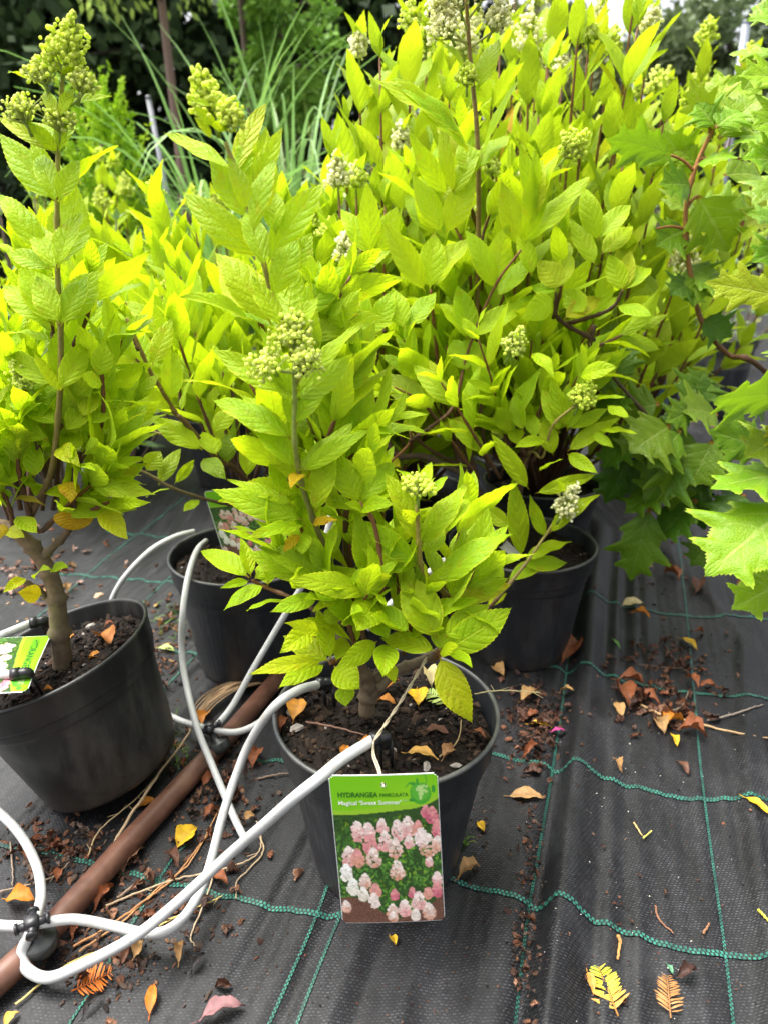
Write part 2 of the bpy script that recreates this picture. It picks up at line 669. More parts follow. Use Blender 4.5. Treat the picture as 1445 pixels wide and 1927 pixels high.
def thread_mat():
    m, n, b = mat('green_thread')
    B = NB(n)
    sx = B.n('ShaderNodeSeparateXYZ')
    B.l(B.n('ShaderNodeUVMap').outputs[0], sx.inputs[0])
    row = B.m('FLOOR', B.m('MULTIPLY', sx.outputs[0], 1.999))
    ph = B.m('FRACT', B.m('ADD', B.m('MULTIPLY', sx.outputs[1], 1 / .0052), B.m('MULTIPLY', row, .5)))
    on = B.m('MULTIPLY', B.smooth(B.m('ABSOLUTE', B.m('SUBTRACT', ph, .5)), .34, .26), B.smooth(B.m('ABSOLUTE', B.m('SUBTRACT', sx.outputs[0], .5)), .02, .07))
    nz = B.noise(60, 3, B.obj())
    g = B.mix(B.smooth(nz, .3, .7), (.010, .075, .055), (.032, .20, .14))
    c = B.mix(on, (.010, .014, .014), g)
    B.l(c, b.inputs['Base Color'])
    b.inputs['Roughness'].default_value = .45
    B.bump(on, .7, .001, b.inputs['Normal'])
    return m


M_THREAD = thread_mat()


def pipe_mat():
    m, n, b = mat('brown_pipe')
    B = NB(n)
    ob = B.obj()
    a = B.noise(30, 5, ob, .6)
    c = B.mix(B.smooth(a, .35, .7), (.085, .036, .022), (.15, .07, .045))
    c = B.mix(B.m('MULTIPLY', B.smooth(B.noise(14, 3, ob), .60, .64), .55), c, (.06, .026, .016))
    B.l(c, b.inputs['Base Color'])
    b.inputs['Roughness'].default_value = .42
    B.bump(a, .2, .001, b.inputs['Normal'])
    return m


M_PIPE = pipe_mat()

# ------------------------------------------------------------------ ground
_rp = np.array([GZ(*p)[:2] for p in ((1125, 1000), (1108, 1130), (1098, 1240), (1080, 1440), (1050, 1700), (1022, 1927), (1010, 2100))])
_rp = _rp[np.argsort(_rp[:, 1])]
_r2 = np.array([GZ(*p)[:2] for p in ((1395, 1200), (1410, 1540), (1445, 1800), (1460, 2000))])
_r2 = _r2[np.argsort(_r2[:, 1])]


def ground_h(x, y):
    x = np.asarray(x, float); y = np.asarray(y, float)
    near = np.clip((2.6 - y) / .8, 0, 1)
    xr = np.interp(y, _rp[:, 1], _rp[:, 0])
    d = x - xr
    h = .030 * np.exp(-(np.where(d < 0, d / .015, d / .036)) ** 2)
    h += .010 * np.exp(-((d - .062) / .010) ** 2) - .006 * np.exp(-((d + .026) / .010) ** 2) + .006 * np.exp(-((d - .10) / .009) ** 2) + .004 * np.exp(-((d + .05) / .012) ** 2)
    h += .004 * np.exp(-((d - .13) / .016) ** 2)
    d2 = x - np.interp(y, _r2[:, 1], _r2[:, 0])
    h += .009 * np.exp(-(np.where(d2 < 0, d2 / .012, d2 / .05)) ** 2)
    h += .0028 * np.sin(d * 78 + 1.5 * np.sin(y * 2.6 + 1)) * (.55 + .45 * np.sin(y * 2.3 + x * 4)) + .0014 * np.sin(d * 171 + 2 * np.sin(y * 3.4)) * (.5 + .5 * np.sin(y * 4 + x * 9)) + .0007 * np.sin(d * 330 + 3 * y)
    h += .003 * np.sin(y * 11 + x * 6)
    return h * near


def make_ground():
    def axis(lo, hi, far_lo, far_hi, st):
        core = np.arange(lo, hi + 1e-6, st)
        a, s = [], st
        p = lo
        while p > far_lo:
            s *= 1.18; p -= s; a.append(p)
        b, s, p = [], st, hi
        while p < far_hi:
            s *= 1.18; p += s; b.append(p)
        return np.array(a[::-1] + list(core) + b)
    xs = axis(-.9, 1.05, -150, 150, .006)
    ys = axis(.28, 2.4, -20, 300, .009)
    X, Y = np.meshgrid(xs, ys, indexing='ij')
    Z = ground_h(X, Y)
    V = np.stack([X.ravel(), Y.ravel(), Z.ravel()], 1)
    nx, ny = len(xs), len(ys)
    I, J = np.meshgrid(np.arange(nx - 1), np.arange(ny - 1), indexing='ij')
    i0 = (I * ny + J).ravel()
    q = np.stack([i0, i0 + ny, i0 + ny + 1, i0 + 1], 1)
    mb = MB()
    mb.add(V, q)
    g = mb.build('ground', M_GROUND)
    tag(g, kind='structure')
    g['label'] = 'black woven weed fabric laid over the nursery bed'

    def line(pts, width):
        g2 = np.array([GZ(px, py) for px, py in pts])
        path = smooth_path(g2, 14)
        # resample
        seg = np.linalg.norm(np.diff(path, axis=0), axis=1)
        s = np.concatenate([[0], np.cumsum(seg)])
        n = max(4, int(s[-1] / .006))
        ss = np.linspace(0, s[-1], n)
        path = np.stack([np.interp(ss, s, path[:, k]) for k in range(3)], 1)
        t = np.gradient(path, axis=0)
        t /= np.linalg.norm(t, axis=1)[:, None]
        nn = np.stack([-t[:, 1], t[:, 0], np.zeros(n)], 1)
        V, UV, q = [], [], []
        for k, o in enumerate((-1, 0, 1)):
            p = path + nn * o * width / 2
            p[:, 2] = ground_h(p[:, 0], p[:, 1]) + .0016
            V.append(p)
            UV.append(np.stack([np.full(n, k / 2), ss], 1))
        for k in range(2):
            for i in range(n - 1):
                q.append((k * n + i, k * n + i + 1, (k + 1) * n + i + 1, (k + 1) * n + i))
        m2 = MB()
        m2.add(np.concatenate(V), np.array(q)[:, ::-1], None, np.concatenate(UV))
        o = m2.build('marking_line', M_THREAD, g)
    WE = .0074
    for L in ([(-120, 1572), (60, 1597), (250, 1645), (400, 1680), (590, 1722), (680, 1712)],
              [(830, 1655), (920, 1680), (1000, 1705), (1050, 1722), (1120, 1745), (1200, 1770), (1300, 1795), (1380, 1800), (1480, 1818)],
              [(470, 1430), (545, 1438), (600, 1440)],
              [(900, 1412), (985, 1430), (1040, 1445), (1105, 1462), (1180, 1480), (1290, 1502), (1400, 1503), (1470, 1520)],
              [(980, 1250), (1065, 1266), (1110, 1276), (1160, 1284), (1225, 1297), (1300, 1305), (1470, 1322)],
              [(1075, 1126), (1120, 1136), (1170, 1143), (1290, 1160), (1480, 1170)],
              [(330, 1222), (404, 1235)], [(90, 1078), (220, 1090), (352, 1102)], [(200, 1000), (325, 1012)]):
        line(L, WE)
    WA = .0034
    for L in ([(440, 868), (399, 896), (126, 1115), (0, 1212)], [(365, 1045), (339, 1075), (259, 1148)],
              [(430, 1165), (402, 1196), (312, 1296), (280, 1335)], [(352, 1590), (320, 1624), (255, 1725), (160, 1880), (110, 1960)],
              [(625, 1650), (590, 1740), (540, 1850), (490, 1960)], [(650, 1700), (600, 1820), (545, 1960)],
              [(1072, 1190), (1062, 1290), (1040, 1440), (1010, 1620), (990, 1740), (965, 1960)],
              [(1268, 905), (1280, 1060), (1295, 1190), (1312, 1400), (1330, 1540), (1358, 1750), (1382, 1960)],
              [(1065, 1190), (1085, 1080)]):
        line(L, WA)
    return g


GROUND = make_ground()

# ------------------------------------------------------------------ pots
POT_H = .232


def soil_mesh(mb, c, r, M, n=26, crumbs=420, dark=1.):
    M = np.eye(3) if M is None else np.asarray(M)
    V, q = [], []
    rr = np.linspace(0, 1, n)
    seg = 56
    for i, k in enumerate(rr):
        th = np.arange(seg) * 2 * math.pi / seg
        z = RNG.normal(0, .0016, seg) + .004 * np.sin(th * 3 + k * 5) * k - .004 * k ** 6
        if k == 0: z[:] = z[0]
        V.append(np.stack([k * r * np.cos(th), k * r * np.sin(th), z], 1))
    V = np.concatenate(V)
    for i in range(n - 1):
        for j in range(seg):
            k = (j + 1) % seg
            q.append((i * seg + j, (i + 1) * seg + j, (i + 1) * seg + k, i * seg + k))
    mb.add(V @ M.T + c, q, None, None, (.012 * dark, .008 * dark, .006 * dark))
    pal = np.array([(.012, .008, .006), (.02, .012, .008), (.032, .019, .012), (.007, .006, .005), (.055, .033, .021), (.018, .013, .009)])
    for _ in range(crumbs):
        a, k = RNG.uniform(0, 6.28), math.sqrt(RNG.uniform(0, 1)) * .97
        p = np.array([k * r * math.cos(a), k * r * math.sin(a), RNG.uniform(0, .004)])
        s = RNG.choice([.002, .003, .004, .006, .009], p=[.3, .3, .22, .13, .05])
        cc = pal[RNG.integers(len(pal))] * RNG.uniform(.7, 1.4)
        if RNG.uniform() < .03: cc = np.array([.28, .25, .22])
        chunk(mb, p @ M.T + c, s, cc, .45)


def pot(parent, c, rt=.137, rb=.102, h=POT_H, M=None, mtl=None, soil_z=.205, crumbs=420, ribs=True, seg=96):
    prof = [(0.001, .004), (rb * .8, .004), (rb * .86, 0), (rb * .97, .001), (rb, .008)]
    lipz = h - .042
    rl = rb + (rt - .006 - rb) * lipz / h
    for k in range(1, 9): prof.append((rb + (rl - rb) * k / 8, .008 + (lipz - .012) * k / 8))
    prof.append((rl + .0005, lipz - .004))
    rim = [(rl + .001, lipz - .003), (rl + .0062, lipz), (rl + .0068, lipz + .002), (rt - .0008, h - .007), (rt + .001, h - .005), (rt + .0012, h - .0015), (rt - .0005, h),
             (rt - .0035, h - .0005), (rt - .0045, h - .004), (rt - .008, lipz), (rt - .011, soil_z - .03)]
    mb = MB()
    lathe(mb, prof, c, M, seg=seg)
    p = mb.build('plant_pot', mtl or M_POT, parent)
    mb = MB()
    lathe(mb, rim, c, M, seg=seg)
    mb.build('rim', mtl or M_POT, p)
    sm = MB()
    Mm = np.eye(3) if M is None else np.asarray(M)
    soil_mesh(sm, np.asarray(c) + Mm @ np.array([0, 0, soil_z]), rt - .009, M, crumbs=crumbs)
    sm.build('potting_soil', M_SOIL, parent, smooth=False)
    return p


# ------------------------------------------------------------------ flower panicles
def panicle(parent, p, d, L, rad, col='green', nb=170, br=.0022, leafy=True):
    mb = MB()
    p = np.asarray(p, float)
    d = unit(d)
    a = unit(np.cross(d, [.3, .9, .1]))
    b = np.cross(d, a)
    green = np.array([.82, .92, .16])
    cream = np.array([.92, .92, .50])
    white = np.array([.90, .89, .60])
    c1, c2 = {'green': (green * .85, green * 1.1), 'cream': (cream, white), 'lime': (green, (green + cream) * .5)}[col]
    tube(mb, smooth_path([p - d * .012, p + d * L * .5, p + d * L * .95], 4), [.0022, .0012], 6, (.36, .48, .09))
    lv = 7
    for k in range(lv):
        t = k / (lv - 1)
        z = L * (.08 + .86 * t)
        rr = rad * (1 - t) ** .8 * RNG.uniform(.75, 1.2) + rad * .12
        nbn = max(1, int(round(5 * (1 - t) + 1)))
        a0 = RNG.uniform(0, 6.28)
        for j in range(nbn):
            th = a0 + j * 6.283 / nbn + RNG.uniform(-.35, .35)
            ro = rr * RNG.uniform(.7, 1.15)
            o = a * math.cos(th) + b * math.sin(th)
            e = p + d * (z + ro * .55) + o * ro
            s = p + d * (z - ro * .1)
            tube(mb, smooth_path([s, (s + e) / 2 + d * ro * .02 + o * ro * .1, e], 3), [.0011, .0007], 5, (.50, .56, .16))
            m = max(5, int(nb / (lv * 3.0) * (.6 + .8 * (1 - t))))
            cr = ro * .42 + .0035
            pts = e + np.clip(RNG.normal(0, 1, (m, 3)), -1.6, 1.6) * cr * .52 + d * cr * .2
            f = RNG.uniform(0, 1, (m, 1))
            cols = (c1 * (1 - f) + c2 * f) * RNG.uniform(.8, 1.12, (m, 1))
            balls(mb, pts, br * RNG.uniform(.7, 1.3, m), cols)
            for q in pts[::3]:
                tube(mb, np.array([e - o * cr * .2, q]), .00045, 4, (.52, .58, .2), cap=False)
            if col == 'cream' and RNG.uniform() < .55:
                for _ in range(4):
                    n = unit(RNG.normal(0, 1, 3)); t1 = unit(np.cross(n, [1, .2, .3])); t2 = np.cross(n, t1)
                    s_ = RNG.uniform(.004, .007)
                    q = e + RNG.normal(0, .006, 3)
                    mb.add(np.array([q, q + t1 * s_ + t2 * s_ * .5, q + t1 * s_ * 1.6, q + t1 * s_ - t2 * s_ * .5]), [(0, 1, 2, 3)], None, None, white * 1.02)
    return mb.build('flower_head', M_BUD, parent)


BROWN_D = (.075, .038, .022)
BROWN_R = (.17, .068, .025)
GREENST = (.26, .33, .05)
GREY_B = (.13, .095, .06)


def stem(parent, pts, r0, r1, c0=BROWN_D, c1=BROWN_R, n=8, knobs=True, sides=8):
    path = smooth_path(pts, n)
    mb = MB()
    m = len(path)
    half = m // 2
    mb2 = []
    ks = None
    if knobs: ks = [.18, .36, .52, .68, .84]
    tube(mb, path, [r0, (r0 + r1) / 2, r1], sides, c0, knob=ks)
    f = np.clip(np.repeat(np.linspace(-.1, 1.15, m), sides), 0, 1)[:, None]
    cc = np.array(c0) * (1 - f) + np.array(c1) * f
    cc = np.vstack([cc, [c0], [c1]])
    mb.c[-1] = cc
    return mb.build('stem', M_STEM, parent)


def shoot_leaves(mb, path, nodes, llen, lod=0, whorl=2, start=.25, el=.80, yel=0., dark=0., wratio=.345):
    """leaf pairs along a 3-D path, each pair turned from the one below"""
    path = np.asarray(path)
    n = len(path)
    ph = RNG.uniform(0, 3.14)
    for k in range(nodes):
        f = start + (1 - start) * k / max(1, nodes - 1)
        x = f * (n - 1)
        i = min(int(x), n - 2)
        p = path[i] + (path[i + 1] - path[i]) * (x - i)
        d = unit(path[min(i + 1, n - 1)] - path[max(i - 1, 0)])
        a = unit(np.cross(d, [.2, .97, .1]))
        b = np.cross(d, a)
        size = llen * (.8 + .35 * math.sin(math.pi * (.15 + .7 * f))) * (.62 if k == nodes - 1 else 1)
        e_ = el + .34 * f + RNG.uniform(-.2, .2)
        nn = whorl if k < nodes - 1 else max(whorl, 3)
        for j in range(nn):
            th = ph + j * 6.283 / nn + RNG.uniform(-.25, .25)
            o = a * math.cos(th) + b * math.sin(th)
            ax = o * math.cos(e_) + d * math.sin(e_) - ZUP * .12
            L = size * RNG.uniform(.8, 1.15)
            N = d * math.cos(e_) - o * math.sin(e_) + RNG.normal(0, .2, 3)
            add_leaf(mb, p, p + unit(ax) * L, L * RNG.uniform(wratio * .85, wratio * 1.2), N, bend=RNG.uniform(0, .13), fold=RNG.uniform(.12, .45),
                     curl=RNG.uniform(.05, .25), twist=RNG.uniform(-.5, .5), wav=RNG.uniform(.01, .03),
                     yellow=yel + max(0, RNG.normal(-.09, .13)) + (1 if RNG.uniform() < .006 else 0), dark=dark * RNG.uniform(.3, 1) + (RNG.uniform(.1, .35) if RNG.uniform() < .18 * (1.3 - f) else 0), lod=lod)
        ph += 1.571 if whorl == 2 else .9


def yl(*pts):      # list of (px, py, Y) -> points
    return [PY(*p) for p in pts]


HG = 'lime leaved potted hydrangeas'
def auto(fol, specs, parent=None, lod=1, jit=0., flower=None, yel=0., dark=0.):
    for s_ in specs:
        (bx, by), (tx, ty), yb, yt, n, ll = s_[:6]
        a_, b_ = PY(bx, by, yb), PY(tx, ty, yt)
        m_ = (a_ + b_) / 2 + RNG.normal(0, .008, 3)
        path = smooth_path([a_, m_, b_])
        if parent is not None:
            stem(parent, [a_, m_, b_], .0034, .0016, BROWN_D, BROWN_R, sides=6)
        shoot_leaves(fol, path, n, ll, lod=lod, whorl=2 if RNG.uniform() < .7 else 3, start=.3, yel=yel, dark=dark)
        if len(s_) > 6 and s_[6]:
            L_, r_, c_ = s_[6]
            panicle(parent, b_, unit(b_ - m_) + RNG.normal(0, .1, 3), L_, r_, c_, int(60 + L_ * 1600), .0023)



# ================================================================== front plant
cA = GZ(727, 1331, POT_H); cA[2] = 0
A = empty('potted_hydrangea', cA, 'lime hydrangea in the nearest pot, a picture tag hanging on its front', 'potted plant', HG)
YA = cA[1]
pot(A, cA, rb=.096, crumbs=1100)
# woody base
stem(A, yl((690, 1345, YA), (697, 1310, YA), (722, 1283, YA), (745, 1262, YA + .01), (800, 1240, YA + .02), (840, 1215, YA + .02)), .0095, .005, GREY_B, GREY_B)
stem(A, yl((690, 1345, YA), (688, 1290, YA), (660, 1240, YA), (640, 1190, YA + .01), (628, 1160, YA + .02)), .010, .0055, GREY_B, GREY_B)
stem(A, yl((700, 1310, YA), (690, 1270, YA - .01), (660, 1228, YA - .01), (648, 1205, YA - .01)), .007, .0045, GREY_B, BROWN_D)
stem(A, yl((690, 1290, YA), (720, 1262, YA), (735, 1220, YA)), .006, .004, GREY_B, GREY_B)
# shoots
sA1 = yl((640, 1190, YA + .01), (622, 1063, YA), (593, 985, YA - .01), (567, 905, YA - .02), (555, 830, YA - .03), (555, 753, YA - .03), (554, 690, YA - .03))
stem(A, sA1, .0036, .0022, BROWN_D, GREENST)
sA0 = yl((660, 1190, YA + .03), (650, 1010, YA + .06), (637, 905, YA + .07), (600, 830, YA + .06), (582, 785, YA + .05), (545, 640, YA + .03), (514, 560, YA + .01), (480, 430, YA), (452, 340, YA - .01), (425, 268, YA - .01))
stem(A, sA0, .0038, .0021, (.10, .06, .025), (.30, .27, .05))
sA2 = yl((845, 1212, YA + .01), (855, 1150, YA - .02), (830, 1110, YA - .03), (795, 1072, YA - .04), (788, 1030, YA - .045), (784, 950, YA - .05))
stem(A, sA2, .0042, .0022, BROWN_D, (.30, .24, .05))
stem(A, yl((810, 1240, YA + .01), (822, 1235, YA - .03), (826, 1228, YA - .05)), .004, .003, GREY_B, BROWN_R)
stem(A, yl((650, 1225, YA), (640, 1240, YA - .02), (622, 1248, YA - .04)), .0035, .0025, BROWN_D, BROWN_R)
stem(A, yl((640, 1180, YA), (670, 1120, YA - .02), (720, 1110, YA - .04), (705, 990, YA - .03), (676, 945, YA - .02)), .0036, .002, BROWN_D, BROWN_R)
stem(A, yl((630, 1170, YA), (560, 1130, YA + .03), (500, 1105, YA + .05), (474, 1092, YA + .05)), .003, .0018, BROWN_D, BROWN_R)
stem(A, yl((850, 1160, YA), (885, 1110, YA + .02), (930, 1050, YA + .03)), .003, .002, BROWN_D, BROWN_R)

fA = MB()


def C5(L, Y, **k):   # leaf read off a detail of the photo
    bx, by, tx, ty, w_ = L[:5]
    kk = dict(k)
    if len(L) > 5: kk.update(L[5])
    px_leaf(fA, 400 + bx / 2.58, 560 + by / 2.58, 400 + tx / 2.58, 560 + ty / 2.58, w_ / 2.58 * 1.12, Y, **kk)


U_, YE = dict(under=True), dict(yellow=.9)
for L in ((370, 470, 0, 250, 112), (402, 505, 680, 275, 118, U_), (396, 490, 232, 140, 84), (405, 470, 740, 112, 92), (398, 640, 350, 430, 62), (408, 625, 515, 430, 78),
          (392, 692, 0, 497, 124), (392, 690, 125, 460, 72), (398, 830, 185, 592, 112), (418, 840, 680, 605, 138, U_), (440, 850, 760, 645, 92), (500, 1045, 595, 700, 115)):
    C5(L, YA - .028)
for L in ((445, 1082, 0, 930, 120), (455, 1106, 172, 1168, 84), (400, 1010, 75, 885, 64), (330, 960, 290, 760, 92), (488, 1100, 615, 1082, 48, YE), (425, 1148, 345, 1240, 52, YE),
          (440, 1140, 440, 1248, 84), (560, 1305, 200, 1320, 104), (435, 860, 380, 930, 70, YE), (470, 1000, 440, 890, 70), (455, 880, 560, 750, 40, YE)):
    C5(L, YA - .01)
for L in ((712, 1000, 588, 750, 128), (715, 1000, 880, 800, 118), (700, 1030, 498, 950, 76), (720, 1030, 885, 1005, 92), (760, 1395, 690, 1040, 140), (740, 1050, 640, 1000, 60)):
    C5(L, YA - .02)
for L in ((1000, 1200, 830, 845, 118), (1008, 1205, 1235, 905, 120), (985, 1080, 905, 1025, 60), (988, 1080, 1052, 1022, 66), (1010, 970, 1062, 798, 84), (970, 930, 885, 838, 72),
          (1045, 980, 1140, 868, 64), (992, 1292, 742, 1085, 112), (1000, 1310, 692, 1262, 128), (1085, 1395, 1445, 1148, 138), (1130, 1485, 1445, 1395, 104, dict(yellow=.25)), (1150, 1470, 1215, 1115, 130, dict(dark=.2)),
          (1040, 1260, 1120, 1110, 84), (1130, 1150, 1245, 975, 104)):
    C5(L, YA - .045)
for L in ((1090, 1660, 925, 1338, 178, dict(yellow=.10)), (1085, 1718, 812, 1652, 104), (1100, 1715, 1128, 1530, 98), (1110, 1722, 1446, 1508, 150), (1100, 1742, 1258, 2062, 152, dict(yellow=.3)),
          (1100, 1725, 1192, 1690, 64), (1150, 1720, 1258, 1795, 74), (960, 1625, 768, 1500, 104), (1120, 1650, 1340, 1490, 120)):
    C5(L, YA - .075)
for L in ((568, 1768, 342, 1640, 115), (575, 1758, 508, 1508, 95), (540, 1768, 178, 1832, 92, dict(yellow=.22)), (545, 1782, 325, 1895, 98), (590, 1790, 715, 1900, 138), (600, 1770, 645, 1655, 76),
          (640, 1880, 648, 1985, 88), (800, 1668, 605, 1792, 100), (850, 1680, 825, 1842, 118), (860, 1790, 882, 1875, 64), (490, 1608, 328, 1725, 104), (520, 1625, 350, 1580, 70)):
    C5(L, YA - .06)
for L in ((760, 1440, 368, 1376, 120), (520, 1450, 283, 1527, 90), (620, 1452, 484, 1527, 66), (790, 1470, 700, 1618, 158), (760, 1400, 553, 1308, 84), (770, 1420, 840, 1502, 64), (775, 1540, 852, 1655, 114),
          (830, 1400, 640, 1450, 90), (860, 1560, 700, 1480, 110, dict(dark=.35)), (900, 1400, 800, 1300, 100, dict(dark=.3)), (640, 1560, 540, 1530, 80, dict(dark=.4)), (860, 1340, 960, 1200, 100)):
    C5(L, YA - .04)
for L in ((180, 1360, -58, 1228, 115), (188, 1355, 138, 1168, 74), (178, 1375, 38, 1412, 44), (255, 1398, 58, 1518, 96), (265, 1392, 352, 1118, 104), (372, 1470, 168, 1522, 84), (200, 1370, 335, 1288, 54), (270, 1400, 240, 1300, 90)):
    C5(L, YA + .04)
# tall shoot behind the flowering one
for L in ((440, 322, 310, 250, 36), (437, 338, 502, 194, 40), (466, 412, 392, 288, 48), (482, 425, 500, 240, 60), (470, 380, 532, 240, 40), (498, 488, 345, 362, 62), (512, 612, 404, 474, 78),
          (502, 500, 610, 345, 60), (512, 490, 556, 402, 46), (540, 605, 552, 488, 66, U_), (520, 440, 520, 362, 44), (452, 345, 470, 250, 36), (462, 380, 425, 300, 44),
          (548, 520, 588, 438, 44), (560, 600, 656, 498, 56), (588, 650, 662, 573, 56), (556, 640, 430, 590, 54), (585, 700, 655, 640, 58), (560, 690, 480, 640, 50), (600, 830, 540, 760, 60, dict(dark=.3))):
    px_leaf(fA, *L[:5], YA + (.02 if L[1] < 560 else .05), **(L[5] if len(L) > 5 else {}))
for s_ in (((650, 1150), (590, 860), .04, .06, 5, .085), ((650, 1100), (640, 800), .06, .08, 5, .085), ((690, 1150), (720, 900), .05, .07, 4, .085), ((700, 1180), (770, 960), .04, .06, 4, .085), ((640, 1170), (560, 960), .02, .03, 4, .08),
           ((560, 900), (470, 720), .04, .05, 4, .09), ((590, 880), (660, 700), .05, .05, 4, .09), ((610, 950), (500, 830), .03, .02, 3, .085), ((640, 960), (720, 800), .05, .05, 4, .085), ((650, 1000), (690, 860), .02, .0, 3, .085), ((560, 640), (660, 520), .08, .08, 3, .09), ((640, 1120), (540, 1040), .01, -.01, 3, .08), ((800, 1150), (900, 1060), -.02, -.03, 3, .08),
           ((690, 1230), (700, 1100), -.03, -.05, 3, .075), ((680, 1240), (650, 1130), -.03, -.04, 3, .075), ((760, 1230), (800, 1120), -.02, -.05, 3, .08), ((600, 900), (620, 650), .09, .09, 4, .09), ((830, 1180), (880, 960), .03, .05, 4, .085),
           ((560, 720), (600, 560), .08, .08, 3, .09), ((520, 700), (470, 560), .09, .10, 3, .09), ((670, 1200), (610, 1080), -.01, -.02, 3, .08), ((745, 1210), (740, 1060), -.02, -.03, 3, .08)):
    auto(fA, [(s_[0], s_[1], YA + s_[2], YA + s_[3], s_[4], s_[5])], A, lod=0)
for L in ((462, 400, 428, 292, 52), (478, 440, 520, 300, 56), (500, 505, 462, 400, 54), (512, 560, 560, 450, 60), (530, 610, 475, 520, 58), (542, 650, 600, 560, 56), (556, 760, 505, 690, 46), (556, 800, 612, 720, 50)):
    px_leaf(fA, *L[:4], L[4] * .85, YA - .035)
fA.build('foliage', M_LIME, A)
flush_yellow(A, M_LIME)
d_ = unit(sA1[-1] - sA1[-2])
for (px, py, y, L, r, nb, cc) in ((554, 660, YA - .03, .040, .022, 210, 'lime'),):
    panicle(A, PY(px, py, y), d_, L * .9, r * .68, cc, nb * .8, .0021)
panicle(A, PY(512, 695, YA - .035), unit(PY(490, 672, YA - .05) - PY(512, 695, YA - .035)), .016, .013, 'lime', 75, .002)
panicle(A, PY(568, 690, YA - .035), unit(PY(595, 655, YA - .06) - PY(568, 690, YA - .035)), .024, .013, 'lime', 90, .002)
mb = MB()
tube(mb, smooth_path(yl((555, 702, YA - .03), (530, 698, YA - .033), (512, 694, YA - .035))), .0017, 6, (.36, .46, .1))
tube(mb, smooth_path(yl((555, 702, YA - .03), (564, 694, YA - .033), (570, 686, YA - .036))), .0017, 6, (.36, .46, .1))
mb.build('flower_stalk', M_STEM, A)
panicle(A, PY(786, 935, YA - .05), ZUP, .022, .011, 'green', 120, .0021)
panicle(A, PY(405, 232, YA - .01), unit(PY(383, 160, YA - .01) - PY(405, 232, YA - .01)), .046, .0115, 'green', 220, .0023)
panicle(A, PY(425, 232, YA - .03), unit(PY(445, 205, YA - .04) - PY(425, 232, YA - .03)), .016, .009, 'green', 70, .002)
fb = MB()
for L in ((410, 240, 365, 200, 22), (412, 248, 418, 222, 32), (418, 245, 450, 190, 24), (398, 200, 365, 190, 18), (405, 205, 430, 178, 18), (400, 262, 366, 220, 20)):
    px_leaf(fb, *L, YA - .03, dy=-.004)
fb.build('bract', M_LIME, A)

# ================================================================== left plant in the leaning pot
LEAN = R(17)
MBm = np.array([[math.cos(LEAN), 0, -math.sin(LEAN)], [0, 1, 0], [math.sin(LEAN), 0, math.cos(LEAN)]])
cB = GZ(222, 1462, 0) + np.array([-.004, 0, .028])
Bp = empty('potted_hydrangea', cB, 'lime hydrangea in the leaning scuffed black pot, single thick trunk', 'potted plant', HG)
pot(Bp, cB, rt=.138, rb=.102, h=.205, M=MBm, mtl=M_POTW, soil_z=.178, crumbs=900)
YB = float((MBm @ np.array([0, 0, .178]) + cB)[1]) - .005
sB = yl((120, 1262, YB), (112, 1180, YB), (104, 1110, YB), (78, 1050, YB), (30, 1000, YB), (-10, 985, YB))
stem(Bp, sB, .0135, .008, GREY_B, (.16, .11, .06), sides=12)
stem(Bp, yl((78, 1050, YB), (100, 1030, YB - .01), (135, 985, YB - .02), (140, 900, YB - .01), (150, 850, YB)), .006, .003, GREY_B, BROWN_D)
sB1 = yl((52, 985, YB), (72, 945, YB - .01), (95, 895, YB - .02), (106, 830, YB - .02), (114, 730, YB - .02), (115, 620, YB - .02), (109, 510, YB - .02), (108, 385, YB - .02), (110, 290, YB - .02), (114, 220, YB - .02), (118, 150, YB - .02))
stem(Bp, sB1, .0042, .0021, (.09, .05, .025), (.34, .32, .05))
stem(Bp, yl((90, 1130, YB), (75, 1110, YB - .01), (40, 1090, YB - .02)), .004, .003, GREY_B, GREY_B)
stem(Bp, yl((130, 985, YB - .02), (175, 960, YB - .02), (205, 945, YB - .03)), .003, .002, BROWN_D, BROWN_R)
stem(Bp, yl((150, 870, YB), (190, 800, YB), (195, 740, YB), (190, 680, YB)), .003, .002, BROWN_D, BROWN_R)
stem(Bp, yl((60, 985, YB), (75, 1000, YB), (95, 990, YB)), .003, .002, BROWN_D, BROWN_R)
fB = MB()
K = 1 / 3.01


def CT(L, y0, Y):
    kk = L[5] if len(L) > 5 else {}
    px_leaf(fB, L[0] * K, y0 + L[1] * K, L[2] * K, y0 + L[3] * K, L[4] * K * 1.12, Y, **kk)


